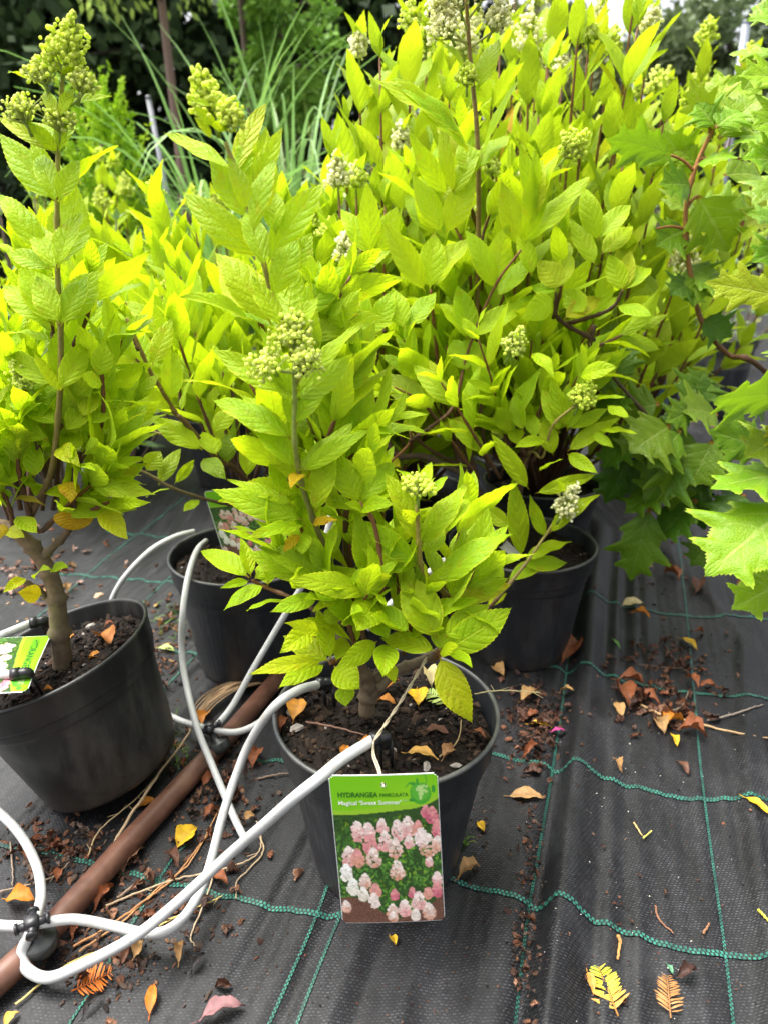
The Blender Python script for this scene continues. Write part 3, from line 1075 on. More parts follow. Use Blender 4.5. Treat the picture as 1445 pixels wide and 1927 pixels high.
for L in ((340, 612, 50, 408, 72), (362, 618, 636, 545, 74), (318, 868, -10, 668, 78), (335, 862, 180, 690, 116), (345, 835, 395, 635, 104), (312, 1142, 0, 755, 150), (325, 1130, 180, 790, 120),
          (350, 1125, 672, 825, 134), (345, 1092, 342, 930, 64), (280, 1472, -5, 1095, 136), (350, 1482, 436, 1045, 205, U_), (312, 1852, 140, 1490, 205), (300, 1842, 18, 1620, 134), (378, 1840, 548, 1535, 160),
          (300, 1530, 48, 1430, 112), (345, 1500, 420, 1400, 60), (330, 1850, 350, 1560, 100, dict(dark=.15))):
    CT(L, 0, YB - .02)
for L in ((310, 382, 0, 160, 118), (372, 392, 592, 140, 136), (340, 392, 342, 40, 138), (290, 132, 30, 90, 86), (280, 692, -5, 530, 136), (328, 602, 108, 465, 116), (368, 642, 566, 455, 124), (330, 722, 410, 640, 96),
          (335, 732, 455, 842, 110), (200, 900, 208, 700, 112), (30, 952, 150, 788, 104), (250, 992, 482, 982, 86), (590, 1052, 470, 950, 66), (640, 1042, 852, 1040, 70), (570, 1088, 726, 1250, 118), (620, 1032, 762, 965, 50),
          (420, 1085, 420, 1198, 150, dict(yellow=1., kind='heart', dy=-.01)), (95, 1118, 212, 1212, 96), (38, 1190, 142, 1240, 74, dict(yellow=.3)), (240, 1562, 105, 1548, 100, dict(yellow=.6)), (155, 1470, 20, 1552, 64, dict(yellow=.2)),
          (200, 1472, 290, 1415, 70), (290, 1425, 390, 1408, 74), (110, 905, 232, 962, 70), (460, 932, 672, 770, 124), (410, 842, 545, 862, 76), (470, 772, 560, 700, 90), (500, 600, 716, 515, 84), (585, 372, 462, 320, 94),
          (390, 920, 402, 1042, 104, dict(yellow=.85)), (195, 1010, 215, 930, 60), (70, 1030, 260, 1060, 50, dict(yellow=.9, dark=.6)), (20, 1160, 0, 1250, 60, dict(yellow=.8)), (40, 1040, 0, 960, 80), (160, 560, 60, 380, 120), (120, 780, 0, 660, 130),
          (60, 900, -60, 780, 120), (130, 640, -30, 600, 110), (250, 620, 150, 440, 130, dict(dark=.2)), (430, 760, 380, 650, 120), (520, 460, 470, 190, 130), (560, 330, 600, 130, 110), (470, 560, 560, 420, 100), (80, 1010, 10, 1060, 50)):
    CT(L, 600, YB - .02)
shoot_leaves(fB, smooth_path(yl((150, 870, YB + .02), (190, 800, YB + .02), (195, 740, YB + .02), (190, 670, YB + .03))), 3, .085)
shoot_leaves(fB, smooth_path(yl((20, 960, YB + .03), (0, 860, YB + .02), (10, 760, YB + .02), (20, 640, YB + .04))), 4, .09)
shoot_leaves(fB, smooth_path(yl((60, 970, YB + .05), (50, 860, YB + .05), (55, 740, YB + .06), (50, 600, YB + .06))), 4, .09)
for s_ in (((60, 985), (30, 810), -.01, -.02, 4, .085), ((80, 1000), (200, 890), -.01, -.03, 4, .08), ((130, 985), (215, 820), .0, -.01, 4, .085), ((30, 1000), (-30, 880), -.01, -.02, 4, .085), ((100, 900), (160, 740), .0, .01, 4, .085), ((90, 900), (40, 700), .0, .01, 4, .085), ((110, 700), (170, 520), .03, .05, 3, .095), ((110, 700), (50, 480), .03, .05, 3, .095),
           ((60, 980), (40, 640), .06, .10, 5, .10), ((100, 960), (170, 560), .05, .12, 6, .10), ((110, 960), (230, 640), .05, .10, 5, .10), ((40, 960), (-30, 560), .05, .10, 6, .10), ((80, 960), (120, 700), .10, .14, 5, .10),
           ((140, 960), (250, 760), .03, .08, 4, .09), ((20, 980), (-40, 780), .02, .0, 4, .09), ((60, 980), (80, 480), .12, .18, 6, .10)):
    auto(fB, [(s_[0], s_[1], YB + s_[2], YB + s_[3], s_[4], s_[5])], Bp, lod=1)
for L in ((108, 385, 74, 290, 50), (110, 380, 150, 300, 48), (110, 505, 158, 400, 60), (108, 510, 66, 420, 56), (114, 610, 70, 520, 60), (115, 615, 165, 520, 58), (114, 735, 165, 640, 56), (112, 740, 62, 660, 56), (112, 225, 85, 170, 26), (114, 222, 140, 168, 26)):
    px_leaf(fB, *L[:4], L[4] * .85, YB - .045)
fB.build('foliage', M_LIME, Bp)
flush_yellow(Bp, M_LIME)
panicle(Bp, PY(120, 138, YB - .02), unit(PY(133, 40, YB - .02) - PY(119, 140, YB - .02)), .056, .0145, 'green', 260, .0022)
for (bx, by, tx, ty, L, r) in ((112, 205, 78, 145, .03, .018), (118, 205, 165, 165, .026, .014), (106, 290, 30, 212, .032, .018), (112, 290, 116, 232, .02, .019)):
    a_, b_ = PY(bx, by, YB - .02), PY(tx, ty, YB - .03)
    mb = MB(); tube(mb, smooth_path([a_, (a_ + b_) / 2 + ZUP * -.004, b_]), .0014, 6, (.36, .46, .1)); mb.build('flower_stalk', M_STEM, Bp)
    u_ = unit(b_ - a_)
    panicle(Bp, a_ + (b_ - a_) * .72, unit(u_ * .5 + ZUP * .7), L * .75, r * .8, 'lime', 80, .0018)
fb = MB()
for L in ((122, 140, 62, 115, 26), (118, 142, 145, 128, 26), (110, 288, 52, 228, 30), (112, 288, 128, 215, 40), (112, 205, 140, 185, 30)):
    px_leaf(fb, *L, YB - .025, dy=-.005)
fb.build('bract', M_LIME, Bp)
panicle(Bp, PY(62, 735, YB), unit(PY(30, 690, YB) - PY(62, 735, YB)), .04, .012, 'lime', 110, .002)

# ================================================================== second row: left of centre
cC = GZ(463, 1036, POT_H); cC[2] = 0
Cp = empty('potted_hydrangea', cC, 'lime hydrangea in the smooth grey pot with white hoses on its rim', 'potted plant', HG)
pot(Cp, cC, rt=.139, crumbs=260)
YC = cC[1]
stem(Cp, yl((478, 1075, YC), (472, 1020, YC), (460, 960, YC), (470, 905, YC - .02)), .009, .006, (.07, .05, .035), BROWN_D)
stem(Cp, yl((478, 1050, YC), (505, 990, YC + .02), (540, 930, YC + .02), (580, 860, YC + .02)), .006, .004, BROWN_D, BROWN_D)
stem(Cp, yl((470, 910, YC - .02), (440, 880, YC - .04), (408, 862, YC - .06), (345, 790, YC - .10), (332, 779, YC - .10), (300, 725, YC - .11), (282, 696, YC - .12), (262, 650, YC - .13), (240, 600, YC - .13)), .0048, .0025, BROWN_D, (.30, .2, .06))
stem(Cp, yl((462, 955, YC - .03), (390, 940, YC - .06), (325, 918, YC - .09), (275, 890, YC - .1), (215, 868, YC - .12)), .0032, .0018, BROWN_D, (.25, .2, .08))
stem(Cp, yl((470, 905, YC), (400, 850, YC - .02), (330, 825, YC - .05), (270, 808, YC - .06)), .003, .0018, BROWN_D, (.25, .2, .08))
stem(Cp, yl((465, 960, YC), (452, 880, YC), (448, 800, YC), (430, 700, YC + .02)), .004, .0025, BROWN_D, BROWN_D)
fC = MB()
for L in ((850, 272, 720, 8, 150), (862, 270, 976, -5, 112), (970, 470, 972, 150, 134), (985, 522, 628, 345, 134), (1030, 532, 1108, 298, 124), (1150, 742, 858, 563, 138), (1232, 772, 1150, 640, 120), (1210, 655, 1332, 488, 104),
          (1290, 822, 1290, 648, 116, dict(dark=.55)), (1400, 900, 1400, 650, 116), (815, 632, 655, 415, 200, dict(dark=.5)), (830, 862, 912, 750, 112, dict(dark=.35)), (900, 942, 1026, 733, 96, dict(dark=.35)), (990, 932, 1102, 800, 64),
          (800, 885, 622, 940, 64), (1150, 792, 1282, 912, 112, dict(dark=.5)), (1130, 1022, 1042, 1092, 66), (970, 962, 828, 1012, 40), (640, 640, 420, 560, 80, dict(dark=.3)), (720, 640, 560, 760, 90)):
    kk = L[5] if len(L) > 5 else {}
    px_leaf(fC, L[0] * K, 600 + L[1] * K, L[2] * K, 600 + L[3] * K, L[4] * K, YC - .11 if L[1] < 800 and L[0] < 1300 else YC - .07, **kk)
AUTO_C = [((440, 900), (300, 385), YC + .15, YC + .30, 7, .125, (.05, .014, 'green')), ((430, 900), (180, 440), YC + .15, YC + .28, 7, .12, (.045, .013, 'green')), ((450, 900), (370, 440), YC + .18, YC + .3, 7, .12), ((460, 900), (250, 480), YC + .1, YC + .24, 7, .12), ((480, 900), (560, 420), YC + .15, YC + .24, 7, .12), ((500, 900), (610, 460), YC + .12, YC + .2, 7, .115, (.05, .014, 'lime')), ((440, 900), (340, 520), YC + .05, YC + .1, 6, .115), ((430, 890), (150, 540), YC + .1, YC + .2, 6, .115),
          ((450, 900), (360, 540), YC + .08, YC + .16, 6, .11), ((450, 900), (300, 480), YC + .10, YC + .20, 7, .11), ((470, 900), (440, 560), YC + .10, YC + .14, 6, .11), ((430, 880), (230, 560), YC + .05, YC + .12, 6, .11), ((500, 880), (520, 600), YC + .10, YC + .14, 5, .11), ((540, 870), (600, 560), YC + .10, YC + .12, 5, .10), ((420, 870), (330, 620), YC - .02, YC - .04, 5, .10),
          ((262, 660), (238, 600), YC - .13, YC - .13, 2, .09), ((345, 780), (300, 590), YC, YC, 3, .10), ((460, 900), (420, 700), YC + .02, YC, 4, .09), ((480, 900), (520, 740), YC + .05, YC + .03, 3, .09),
          ((420, 840), (330, 690), YC + .05, YC + .06, 4, .09), ((560, 880), (610, 720), YC + .04, YC + .02, 3, .085)]


auto(fC, AUTO_C, Cp, lod=1)
fC.build('foliage', M_LIME, Cp)
flush_yellow(Cp, M_LIME)

# ================================================================== second row: right of centre
cD = GZ(982, 1016, POT_H); cD[2] = 0
Dp = empty('potted_hydrangea', cD, 'tall lime hydrangea with a white plant label in its soil', 'potted plant', HG)
pot(Dp, cD, rt=.139, crumbs=320)
YD = cD[1]
stem(Dp, yl((955, 1045, YD), (940, 985, YD), (900, 930, YD), (870, 880, YD), (855, 830, YD)), .011, .007, (.07, .05, .035), BROWN_D)
stem(Dp, yl((960, 1020, YD), (975, 930, YD), (990, 860, YD + .02), (1040, 770, YD + .02), (1088, 712, YD + .02), (1118, 612, YD + .02)), .0075, .0045, BROWN_D, BROWN_D)
stem(Dp, yl((900, 930, YD), (880, 820, YD + .02), (893, 700, YD + .03), (897, 560, YD + .03), (900, 400, YD + .02), (897, 250, YD), (884, 110, YD), (876, -10, YD)), .0056, .003, BROWN_D, (.25, .17, .05))
stem(Dp, yl((890, 900, YD), (800, 860, YD), (740, 850, YD - .02), (700, 740, YD), (705, 680, YD), (722, 620, YD)), .0065, .005, (.10, .07, .05), BROWN_D)
stem(Dp, yl((870, 880, YD - .02), (800, 840, YD - .05), (775, 810, YD - .07), (770, 835, YD - .07), (735, 870, YD - .06)), .003, .002, BROWN_D, BROWN_R)
stem(Dp, yl((770, 830, YD - .07), (815, 800, YD - .08), (855, 760, YD - .06), (880, 660, YD - .04), (930, 540, YD - .05), (980, 470, YD - .06)), .0034, .0018, BROWN_D, BROWN_R)
stem(Dp, yl((855, 830, YD), (830, 730, YD + .02), (815, 600, YD + .02), (810, 545, YD + .02)), .0035, .0025, BROWN_D, BROWN_R)
stem(Dp, yl((960, 1000, YD), (985, 880, YD - .05), (1000, 850, YD - .06), (1020, 860, YD - .08), (1040, 800, YD - .1), (1085, 760, YD - .1)), .003, .002, BROWN_D, (.3, .24, .06))
stem(Dp, yl((915, 1150, YD - .16), (945, 1115, YD - .17), (985, 1065, YD - .16), (1020, 1015, YD - .15), (1050, 970, YD - .14)), .0032, .002, BROWN_D, (.30, .26, .06))
stem(Dp, yl((1060, 610, YD + .02), (1100, 600, YD), (1150, 580, YD), (1172, 545, YD)), .004, .0025, BROWN_D, BROWN_D)
stem(Dp, yl((1118, 640, YD + .02), (1050, 600, YD + .01), (1045, 550, YD + .01)), .004, .0025, BROWN_D, BROWN_D)
fD = MB()
for L in ((400, 565, 315, 338, 108), (440, 545, 358, 290, 94), (440, 562, 506, 308, 124), (372, 682, 322, 498, 114), (440, 662, 704, 494, 108), (450, 552, 640, 448, 76), (222, 562, 175, 378, 96), (190, 632, 182, 545, 98),
          (250, 852, 62, 573, 108), (212, 1192, 168, 793, 124), (330, 1092, 255, 878, 88), (280, 872, 584, 775, 88), (350, 1072, 602, 878, 108), (222, 1212, 462, 1113, 96), (225, 1232, 440, 1217, 100), (140, 1312, 372, 1215, 116),
          (130, 1302, 20, 1168, 76), (170, 1042, 28, 930, 96), (330, 602, 180, 642, 88), (440, 672, 592, 770, 88), (600, 562, 792, 575, 56), (640, 432, 748, 492, 76), (560, 572, 672, 642, 66), (500, 292, 692, 240, 118),
          (262, 172, 370, 292, 100), (420, 860, 400, 800, 50), (40, 1450, 160, 1330, 70, dict(yellow=.2)), (300, 760, 420, 700, 90, dict(dark=.4)), (280, 600, 250, 470, 90), (480, 640, 560, 560, 80)):
    kk = L[5] if len(L) > 5 else {}
    px_leaf(fD, 900 + L[0] / 2.65, 600 + L[1] / 2.65, 900 + L[2] / 2.65, 600 + L[3] / 2.65, L[4] / 2.65 * .88, YD - .10 if L[1] < 760 else YD - .15, **kk)
# upper leaves, in full-photo pixels
for L in ((878, 155, 800, 65, 62), (900, 170, 940, 70, 56), (880, 285, 735, 145, 70), (905, 300, 975, 150, 60), (868, 262, 696, 150, 66), (895, 330, 862, 270, 60), (900, 320, 960, 255, 64), (840, 370, 770, 250, 50), (850, 372, 905, 280, 56),
          (855, 365, 835, 215, 48), (830, 440, 775, 325, 64), (838, 440, 893, 322, 66), (828, 380, 860, 330, 40), (700, 485, 640, 392, 58), (705, 482, 748, 388, 58), (700, 480, 690, 340, 54), (800, 550, 722, 418, 62), (808, 545, 818, 438, 68),
          (815, 545, 892, 448, 68), (930, 545, 874, 432, 62), (935, 542, 958, 420, 76, U_), (975, 465, 942, 340, 62), (985, 465, 1006, 282, 70), (985, 462, 1112, 330, 66), (1000, 420, 1020, 300, 62), (1010, 400, 1060, 280, 56), (1010, 400, 978, 268, 40),
          (880, 640, 826, 572, 66), (885, 640, 860, 535, 64), (890, 636, 990, 575, 58), (935, 560, 1000, 480, 56), (1125, 455, 1095, 350, 52), (1125, 452, 1186, 385, 56), (1120, 500, 1070, 410, 50), (1130, 480, 1190, 425, 50), (1172, 548, 1145, 478, 50),
          (1170, 550, 1222, 505, 56), (1160, 575, 1225, 595, 50), (1172, 548, 1185, 470, 40), (720, 640, 660, 560, 56), (700, 622, 660, 516, 52), (705, 625, 740, 545, 52), (700, 620, 690, 575, 40), (760, 620, 738, 542, 56), (768, 618, 820, 550, 56), (775, 615, 735, 575, 40),
          (1000, 520, 970, 430, 50), (1060, 540, 1010, 490, 60), (1045, 545, 1075, 480, 50), (1045, 550, 1000, 540, 50), (1100, 590, 1060, 545, 56), (1040, 560, 980, 600, 60), (960, 640, 930, 590, 60), (1060, 600, 1130, 560, 50, dict(yellow=.3)),
          (770, 830, 830, 690, 56), (740, 808, 670, 745, 56), (760, 810, 800, 770, 50), (790, 820, 950, 790, 52, dict(yellow=.25)), (690, 870, 690, 820, 42, dict(yellow=.75)), (755, 880, 700, 860, 50, dict(yellow=.4)), (880, 700, 850, 640, 60), (850, 760, 800, 720, 60),
          (860, 760, 900, 690, 60), (920, 690, 870, 640, 50)):
    kk = L[5] if len(L) > 5 else {}
    px_leaf(fD, *L[:4], L[4] * .80, YD - .03 if L[1] < 500 else YD - .05, **kk)
AUTO_D = [((900, 900), (700, 560), .10 + YD, .14 + YD, 7, .105), ((900, 900), (760, 460), .08 + YD, .12 + YD, 8, .105), ((920, 900), (840, 520), .04 + YD, .04 + YD, 7, .10), ((940, 900), (1060, 540), .08 + YD, .10 + YD, 6, .10), ((960, 900), (1140, 560), .06 + YD, .08 + YD, 6, .10), ((900, 700), (1010, 330), .05 + YD, .06 + YD, 6, .105), ((900, 700), (780, 330), .06 + YD, .08 + YD, 6, .105), ((960, 880), (900, 640), -.06 + YD, -.1 + YD, 4, .09), ((1000, 870), (1090, 700), -.05 + YD, -.06 + YD, 4, .09), ((940, 900), (830, 720), -.08 + YD, -.12 + YD, 4, .09),
          ((855, 830), (760, 640), YD, YD - .02, 4, .10), ((870, 830), (840, 650), YD + .03, YD + .03, 4, .10), ((900, 800), (960, 600), YD, YD, 4, .10), ((980, 860), (1000, 640), YD + .05, YD + .06, 4, .10), ((1040, 770), (1100, 640), YD + .05, YD + .08, 3, .10),
          ((1100, 660), (1190, 620), YD + .03, YD + .02, 3, .09), ((890, 600), (830, 380), YD + .06, YD + .08, 4, .10), ((897, 500), (960, 330), YD + .06, YD + .08, 4, .10), ((897, 430), (870, 250), YD + .06, YD + .08, 3, .10), ((760, 840), (690, 700), YD + .02, YD, 3, .09),
          ((830, 800), (720, 720), YD - .06, YD - .1, 3, .09), ((990, 860), (930, 740), YD - .06, YD - .1, 3, .09), ((985, 850), (1040, 700), YD - .04, YD - .05, 3, .085), ((1060, 760), (1130, 690), YD, YD, 3, .085), ((1040, 600), (1060, 450), YD + .03, YD + .03, 3, .09),
          ((900, 900), (850, 830), YD - .08, YD - .1, 2, .085), ((960, 640), (970, 640), YD - .08, YD - .1, 1, .05)]
auto(fD, AUTO_D, Dp, lod=1)
fD.build('foliage', M_LIME, Dp)
flush_yellow(Dp, M_LIME)
panicle(Dp, PY(1052, 975, YD - .16), unit(PY(1085, 905, YD - .16) - PY(1052, 975, YD - .16)), .062, .014, 'cream', 95, .0028)
panicle(Dp, PY(1085, 770, YD - .1), unit(PY(1112, 715, YD - .1) - PY(1085, 770, YD - .1)), .05, .014, 'green', 170, .0026)
panicle(Dp, PY(955, 672, YD - .1), unit(PY(982, 620, YD - .1) - PY(955, 672, YD - .1)), .05, .013, 'lime', 130, .0026)
panicle(Dp, PY(878, 165, YD - .03), ZUP, .03, .013, 'green', 110, .0026)
panicle(Dp, PY(1060, 300, YD - .06), unit(PY(1090, 258, YD - .06) - PY(1060, 300, YD - .06)), .045, .018, 'green', 180, .0026)
for (bx, by, tx, ty, L, r) in ((882, 90, 822, 30, .05, .018), (885, 90, 940, 50, .042, .017), (880, 60, 860, 5, .05, .020), (878, 40, 915, -10, .05, .022), (880, 80, 835, 70, .03, .02)):
    a_, b_ = PY(bx, by, YD), PY(tx, ty, YD - .02)
    mb = MB(); tube(mb, smooth_path([a_, (a_ + b_) / 2, b_]), .0018, 6, (.42, .44, .12)); mb.build('flower_stalk', M_STEM, Dp)
    panicle(Dp, a_ + (b_ - a_) * .7, unit(unit(b_ - a_) * .5 + ZUP * .6), L, r, 'cream', 110, .0027)

# ================================================================== plants of the rows behind
def bush(label, X, Y, H, shoots, spread, fl, lod=1, potr=.139, seed=1, ll=.10, top_low=.45, fcol=('lime', 'cream'), xlean=0.):
    global RNG
    keep = RNG
    RNG = np.random.default_rng(seed)
    c = np.array([X, Y, 0.])
    o = empty('potted_hydrangea', c, label, 'potted plant', HG)
    pot(o, c, rt=potr, crumbs=60, seg=48)
    fo = MB()
    base = c + np.array([0, 0, .2])
    ga = 2.399
    for k in range(shoots):
        f = (k + .5) / shoots
        rr = spread * math.sqrt(f) * RNG.uniform(.85, 1.1)
        th = k * ga + RNG.uniform(-.3, .3)
        zt = .2 + (H - .2) * (1 - (1 - top_low) * f ** 1.4) * RNG.uniform(.88, 1.04)
        tip = c + np.array([rr * math.cos(th) + xlean * (zt - .2), rr * math.sin(th) * .8, zt])
        s0 = base + np.array([math.cos(th) * .02, math.sin(th) * .02, 0])
        m1 = s0 + (tip - s0) * .45 + np.array([math.cos(th), math.sin(th), 0]) * rr * .22 - ZUP * .02 + RNG.normal(0, .012, 3)
        stem(o, [s0, m1, tip], .0045, .0018, BROWN_D, BROWN_R, sides=5, n=6)
        path = smooth_path([s0, m1, tip], 8)
        ln = np.linalg.norm(tip - s0)
        shoot_leaves(fo, path, max(3, int(ln * .72 / .068)), ll, lod=lod, whorl=2 if RNG.uniform() < .6 else 3, start=.28, el=.78, yel=0)
        if k < fl * 1.0 or RNG.uniform() < .12:
            cc = fcol[int(RNG.integers(len(fcol)))]
            L_ = RNG.uniform(.04, .08)
            panicle(o, tip - unit(tip - m1) * .004, unit(tip - m1) * .7 + ZUP * .4, L_, L_ * .27, cc, int(60 + L_ * 700), .0036)
    fo.build('foliage', M_LIME2, o)
    RNG = keep
    return o


def bx(px, py, Y):  # world x of a pixel at distance Y
    return float(PY(px, py, Y)[0])


bush('big lime hydrangea behind the tall right-of-centre one, cream flower cones at its top left', bx(770, 400, 1.55), 1.55, 1.10, 34, .25, 7, seed=3, ll=.112)
bush('big lime hydrangea whose cream cones reach the top edge between sky and grey tree', bx(1070, 300, 1.62), 1.62, 1.22, 36, .32, 9, seed=5, ll=.112)
bush('lime hydrangea filling the middle between the tall shoot and the tall dark stem', bx(640, 500, 1.42), 1.42, .86, 24, .22, 3, seed=8, ll=.105)
bush('farther lime hydrangea with pale cones standing left of the sky gap', bx(930, 200, 2.25), 2.25, 1.38, 30, .36, 8, seed=11, ll=.11)
bush('lime hydrangea behind the oakleaf shrub with pointed yellow-green cones', bx(1270, 260, 2.3), 2.3, 1.24, 30, .40, 12, seed=13, ll=.11, fcol=('lime', 'green'))
bush('lime hydrangea in the far black pot, a narrow green cone on top', bx(235, 860, 2.6), 2.6, 1.02, 20, .34, 6, seed=17, ll=.10, fcol=('green', 'lime'))
bush('lime hydrangea behind the single trunk at the left edge of the photo', bx(-10, 860, 2.35), 2.35, .80, 20, .32, 4, seed=19, ll=.10, fcol=('green', 'lime'))
bush('small lime hydrangea beneath the arching grasses', bx(430, 860, 2.3), 2.3, .86, 22, .32, 4, seed=23, ll=.10, fcol=('green', 'lime'))
bush('lime hydrangea between the cream-coned bush and the tall dark stem', bx(1010, 480, 1.85), 1.85, .95, 20, .28, 5, seed=29, ll=.095, fcol=('lime', 'cream'))
# ================================================================== oakleaf shrubs on the right
def oak(fol, bx_, by, tx, ty, w_, Y, dy=None, **k):
    px_leaf(fol, bx_, by, tx, ty, w_, Y, kind='oak', dy=dy, fold=.22, bend=random.uniform(.03, .1), **k)


REDST = (.26, .105, .035)
cE = GZ(1560, 985, 0)
Ep = empty('oakleaf_shrub', cE, 'oakleaf shrub on the right with reddish stems and lobed leaves, dark below', 'potted plant')
pot(Ep, cE, crumbs=80, seg=48)
YE_ = 1.32
b0 = cE + np.array([0, 0, .2])
stem(Ep, [b0] + yl((1440, 700, YE_), (1371, 668, YE_), (1322, 610, YE_), (1304, 545, YE_), (1292, 470, YE_), (1290, 390, YE_), (1310, 310, YE_), (1345, 235, YE_)), .0052, .0036, (.09, .045, .025), (.36, .16, .05))
stem(Ep, [b0] + yl((1345, 913, 1.25), (1277, 825, 1.25), (1221, 785, 1.25), (1153, 710, 1.25)), .005, .003, (.05, .035, .025), (.08, .05, .03))
fE = MB()
pet = MB()
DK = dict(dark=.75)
for L in ((1262, 292, 1118, 262, 100, YE_, dict(under=True, dark=.15)), (1312, 368, 1378, 490, 125, YE_), (1455, 262, 1362, 280, 90, YE_ - .05, dict(dy=.01)), (1300, 350, 1225, 350, 84, YE_, dict(dark=.3)), (1475, 560, 1300, 528, 80, 1.05, dict(dy=.03)),
          (1350, 262, 1445, 170, 110, YE_), (1345, 255, 1290, 130, 60, YE_), (1330, 240, 1400, 150, 90, YE_ + .04), (1310, 310, 1250, 260, 60, YE_ + .03), (1470, 105, 1355, 105, 80, 1.15), (1480, 40, 1400, 15, 90, 1.2), (1300, 400, 1440, 400, 120, YE_ + .03),
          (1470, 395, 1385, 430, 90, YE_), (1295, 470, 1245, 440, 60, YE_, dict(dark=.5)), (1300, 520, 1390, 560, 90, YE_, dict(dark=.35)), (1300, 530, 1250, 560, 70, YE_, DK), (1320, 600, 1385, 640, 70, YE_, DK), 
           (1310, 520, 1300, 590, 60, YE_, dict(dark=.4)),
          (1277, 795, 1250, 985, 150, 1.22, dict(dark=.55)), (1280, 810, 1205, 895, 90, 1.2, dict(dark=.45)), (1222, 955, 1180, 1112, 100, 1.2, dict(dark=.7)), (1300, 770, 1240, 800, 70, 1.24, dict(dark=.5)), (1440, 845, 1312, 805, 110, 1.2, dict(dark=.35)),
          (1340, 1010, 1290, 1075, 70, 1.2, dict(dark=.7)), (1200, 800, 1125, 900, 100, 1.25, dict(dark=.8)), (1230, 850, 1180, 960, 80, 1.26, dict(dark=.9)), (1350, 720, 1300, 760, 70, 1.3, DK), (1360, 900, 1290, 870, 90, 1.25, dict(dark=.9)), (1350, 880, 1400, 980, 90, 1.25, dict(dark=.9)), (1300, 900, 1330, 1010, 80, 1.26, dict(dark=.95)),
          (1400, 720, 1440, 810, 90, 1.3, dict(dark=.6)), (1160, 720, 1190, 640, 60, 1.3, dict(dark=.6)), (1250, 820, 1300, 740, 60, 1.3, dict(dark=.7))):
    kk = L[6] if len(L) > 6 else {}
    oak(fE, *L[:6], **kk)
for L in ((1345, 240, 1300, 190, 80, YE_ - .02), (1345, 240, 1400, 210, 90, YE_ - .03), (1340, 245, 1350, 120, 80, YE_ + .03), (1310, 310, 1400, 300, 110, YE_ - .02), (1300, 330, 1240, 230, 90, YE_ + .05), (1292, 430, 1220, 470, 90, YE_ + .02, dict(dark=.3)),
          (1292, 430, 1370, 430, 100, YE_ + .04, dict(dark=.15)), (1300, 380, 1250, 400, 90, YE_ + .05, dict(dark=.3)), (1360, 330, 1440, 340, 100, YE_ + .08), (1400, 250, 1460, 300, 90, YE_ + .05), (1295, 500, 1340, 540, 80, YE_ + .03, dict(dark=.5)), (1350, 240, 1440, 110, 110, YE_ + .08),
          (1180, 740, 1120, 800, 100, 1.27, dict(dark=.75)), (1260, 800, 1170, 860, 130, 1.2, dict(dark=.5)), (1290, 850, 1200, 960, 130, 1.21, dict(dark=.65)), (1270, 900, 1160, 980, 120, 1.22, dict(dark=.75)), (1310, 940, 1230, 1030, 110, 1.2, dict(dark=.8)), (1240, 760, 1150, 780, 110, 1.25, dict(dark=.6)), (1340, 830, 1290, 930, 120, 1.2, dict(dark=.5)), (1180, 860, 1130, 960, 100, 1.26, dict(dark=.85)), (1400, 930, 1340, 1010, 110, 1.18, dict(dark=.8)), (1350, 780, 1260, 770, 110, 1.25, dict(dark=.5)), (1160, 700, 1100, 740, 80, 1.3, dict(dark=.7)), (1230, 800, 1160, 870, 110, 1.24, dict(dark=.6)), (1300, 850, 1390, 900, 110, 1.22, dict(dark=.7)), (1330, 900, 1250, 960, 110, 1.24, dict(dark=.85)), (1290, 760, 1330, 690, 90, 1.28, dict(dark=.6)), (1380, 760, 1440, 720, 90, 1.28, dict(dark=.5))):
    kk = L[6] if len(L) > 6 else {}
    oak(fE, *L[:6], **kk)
fE.build('foliage', M_OAK, Ep)
for (a_, b_) in (((1305, 322, YE_), (1262, 292, YE_)), ((1312, 300, YE_), (1400, 300, YE_ - .03)), ((1292, 432, YE_), (1235, 430, YE_)), ((1292, 432, YE_), (1345, 415, YE_)), ((1290, 395, YE_), (1312, 368, YE_)), ((1335, 250, YE_), (1330, 215, YE_))):
    pet = MB()
    tube(pet, smooth_path([PY(*a_), (PY(*a_) + PY(*b_)) / 2 + ZUP * .004, PY(*b_)]), [.003, .002], 6, REDST)
    pet.build('leaf_stalk', M_STEM, Ep)

cE2 = np.array([.86, .98, 0])
E2 = empty('oakleaf_shrub', cE2, 'nearest oakleaf shrub, big bright lobed leaves reaching in from the right edge', 'potted plant')
pot(E2, cE2, crumbs=60, seg=48)
stem(E2, [cE2 + np.array([0, 0, .2]), np.array([.80, .97, .4]), np.array([.76, .96, .62])], .008, .004, BROWN_D, REDST)
fE = MB()
for L in ((1500, 60, 1385, 40, 90, 1.15, dict(dy=-.02)), (1510, 160, 1360, 150, 100, 1.12, dict(dy=-.02)), (1500, 215, 1395, 250, 100, 1.1), (1505, 320, 1370, 300, 120, 1.1, dict(dy=-.02)), (1500, 330, 1400, 400, 110, 1.12), (1510, 430, 1385, 400, 110, 1.14, dict(dark=.15)),
          (1500, 470, 1395, 500, 100, 1.16, dict(dark=.2)), (1510, 600, 1400, 560, 110, 1.12, dict(dark=.15)), (1530, 640, 1445, 700, 90, 1.12, dict(dark=.2))):
    kk = L[6] if len(L) > 6 else {}
    oak(fE, *L[:6], **kk)
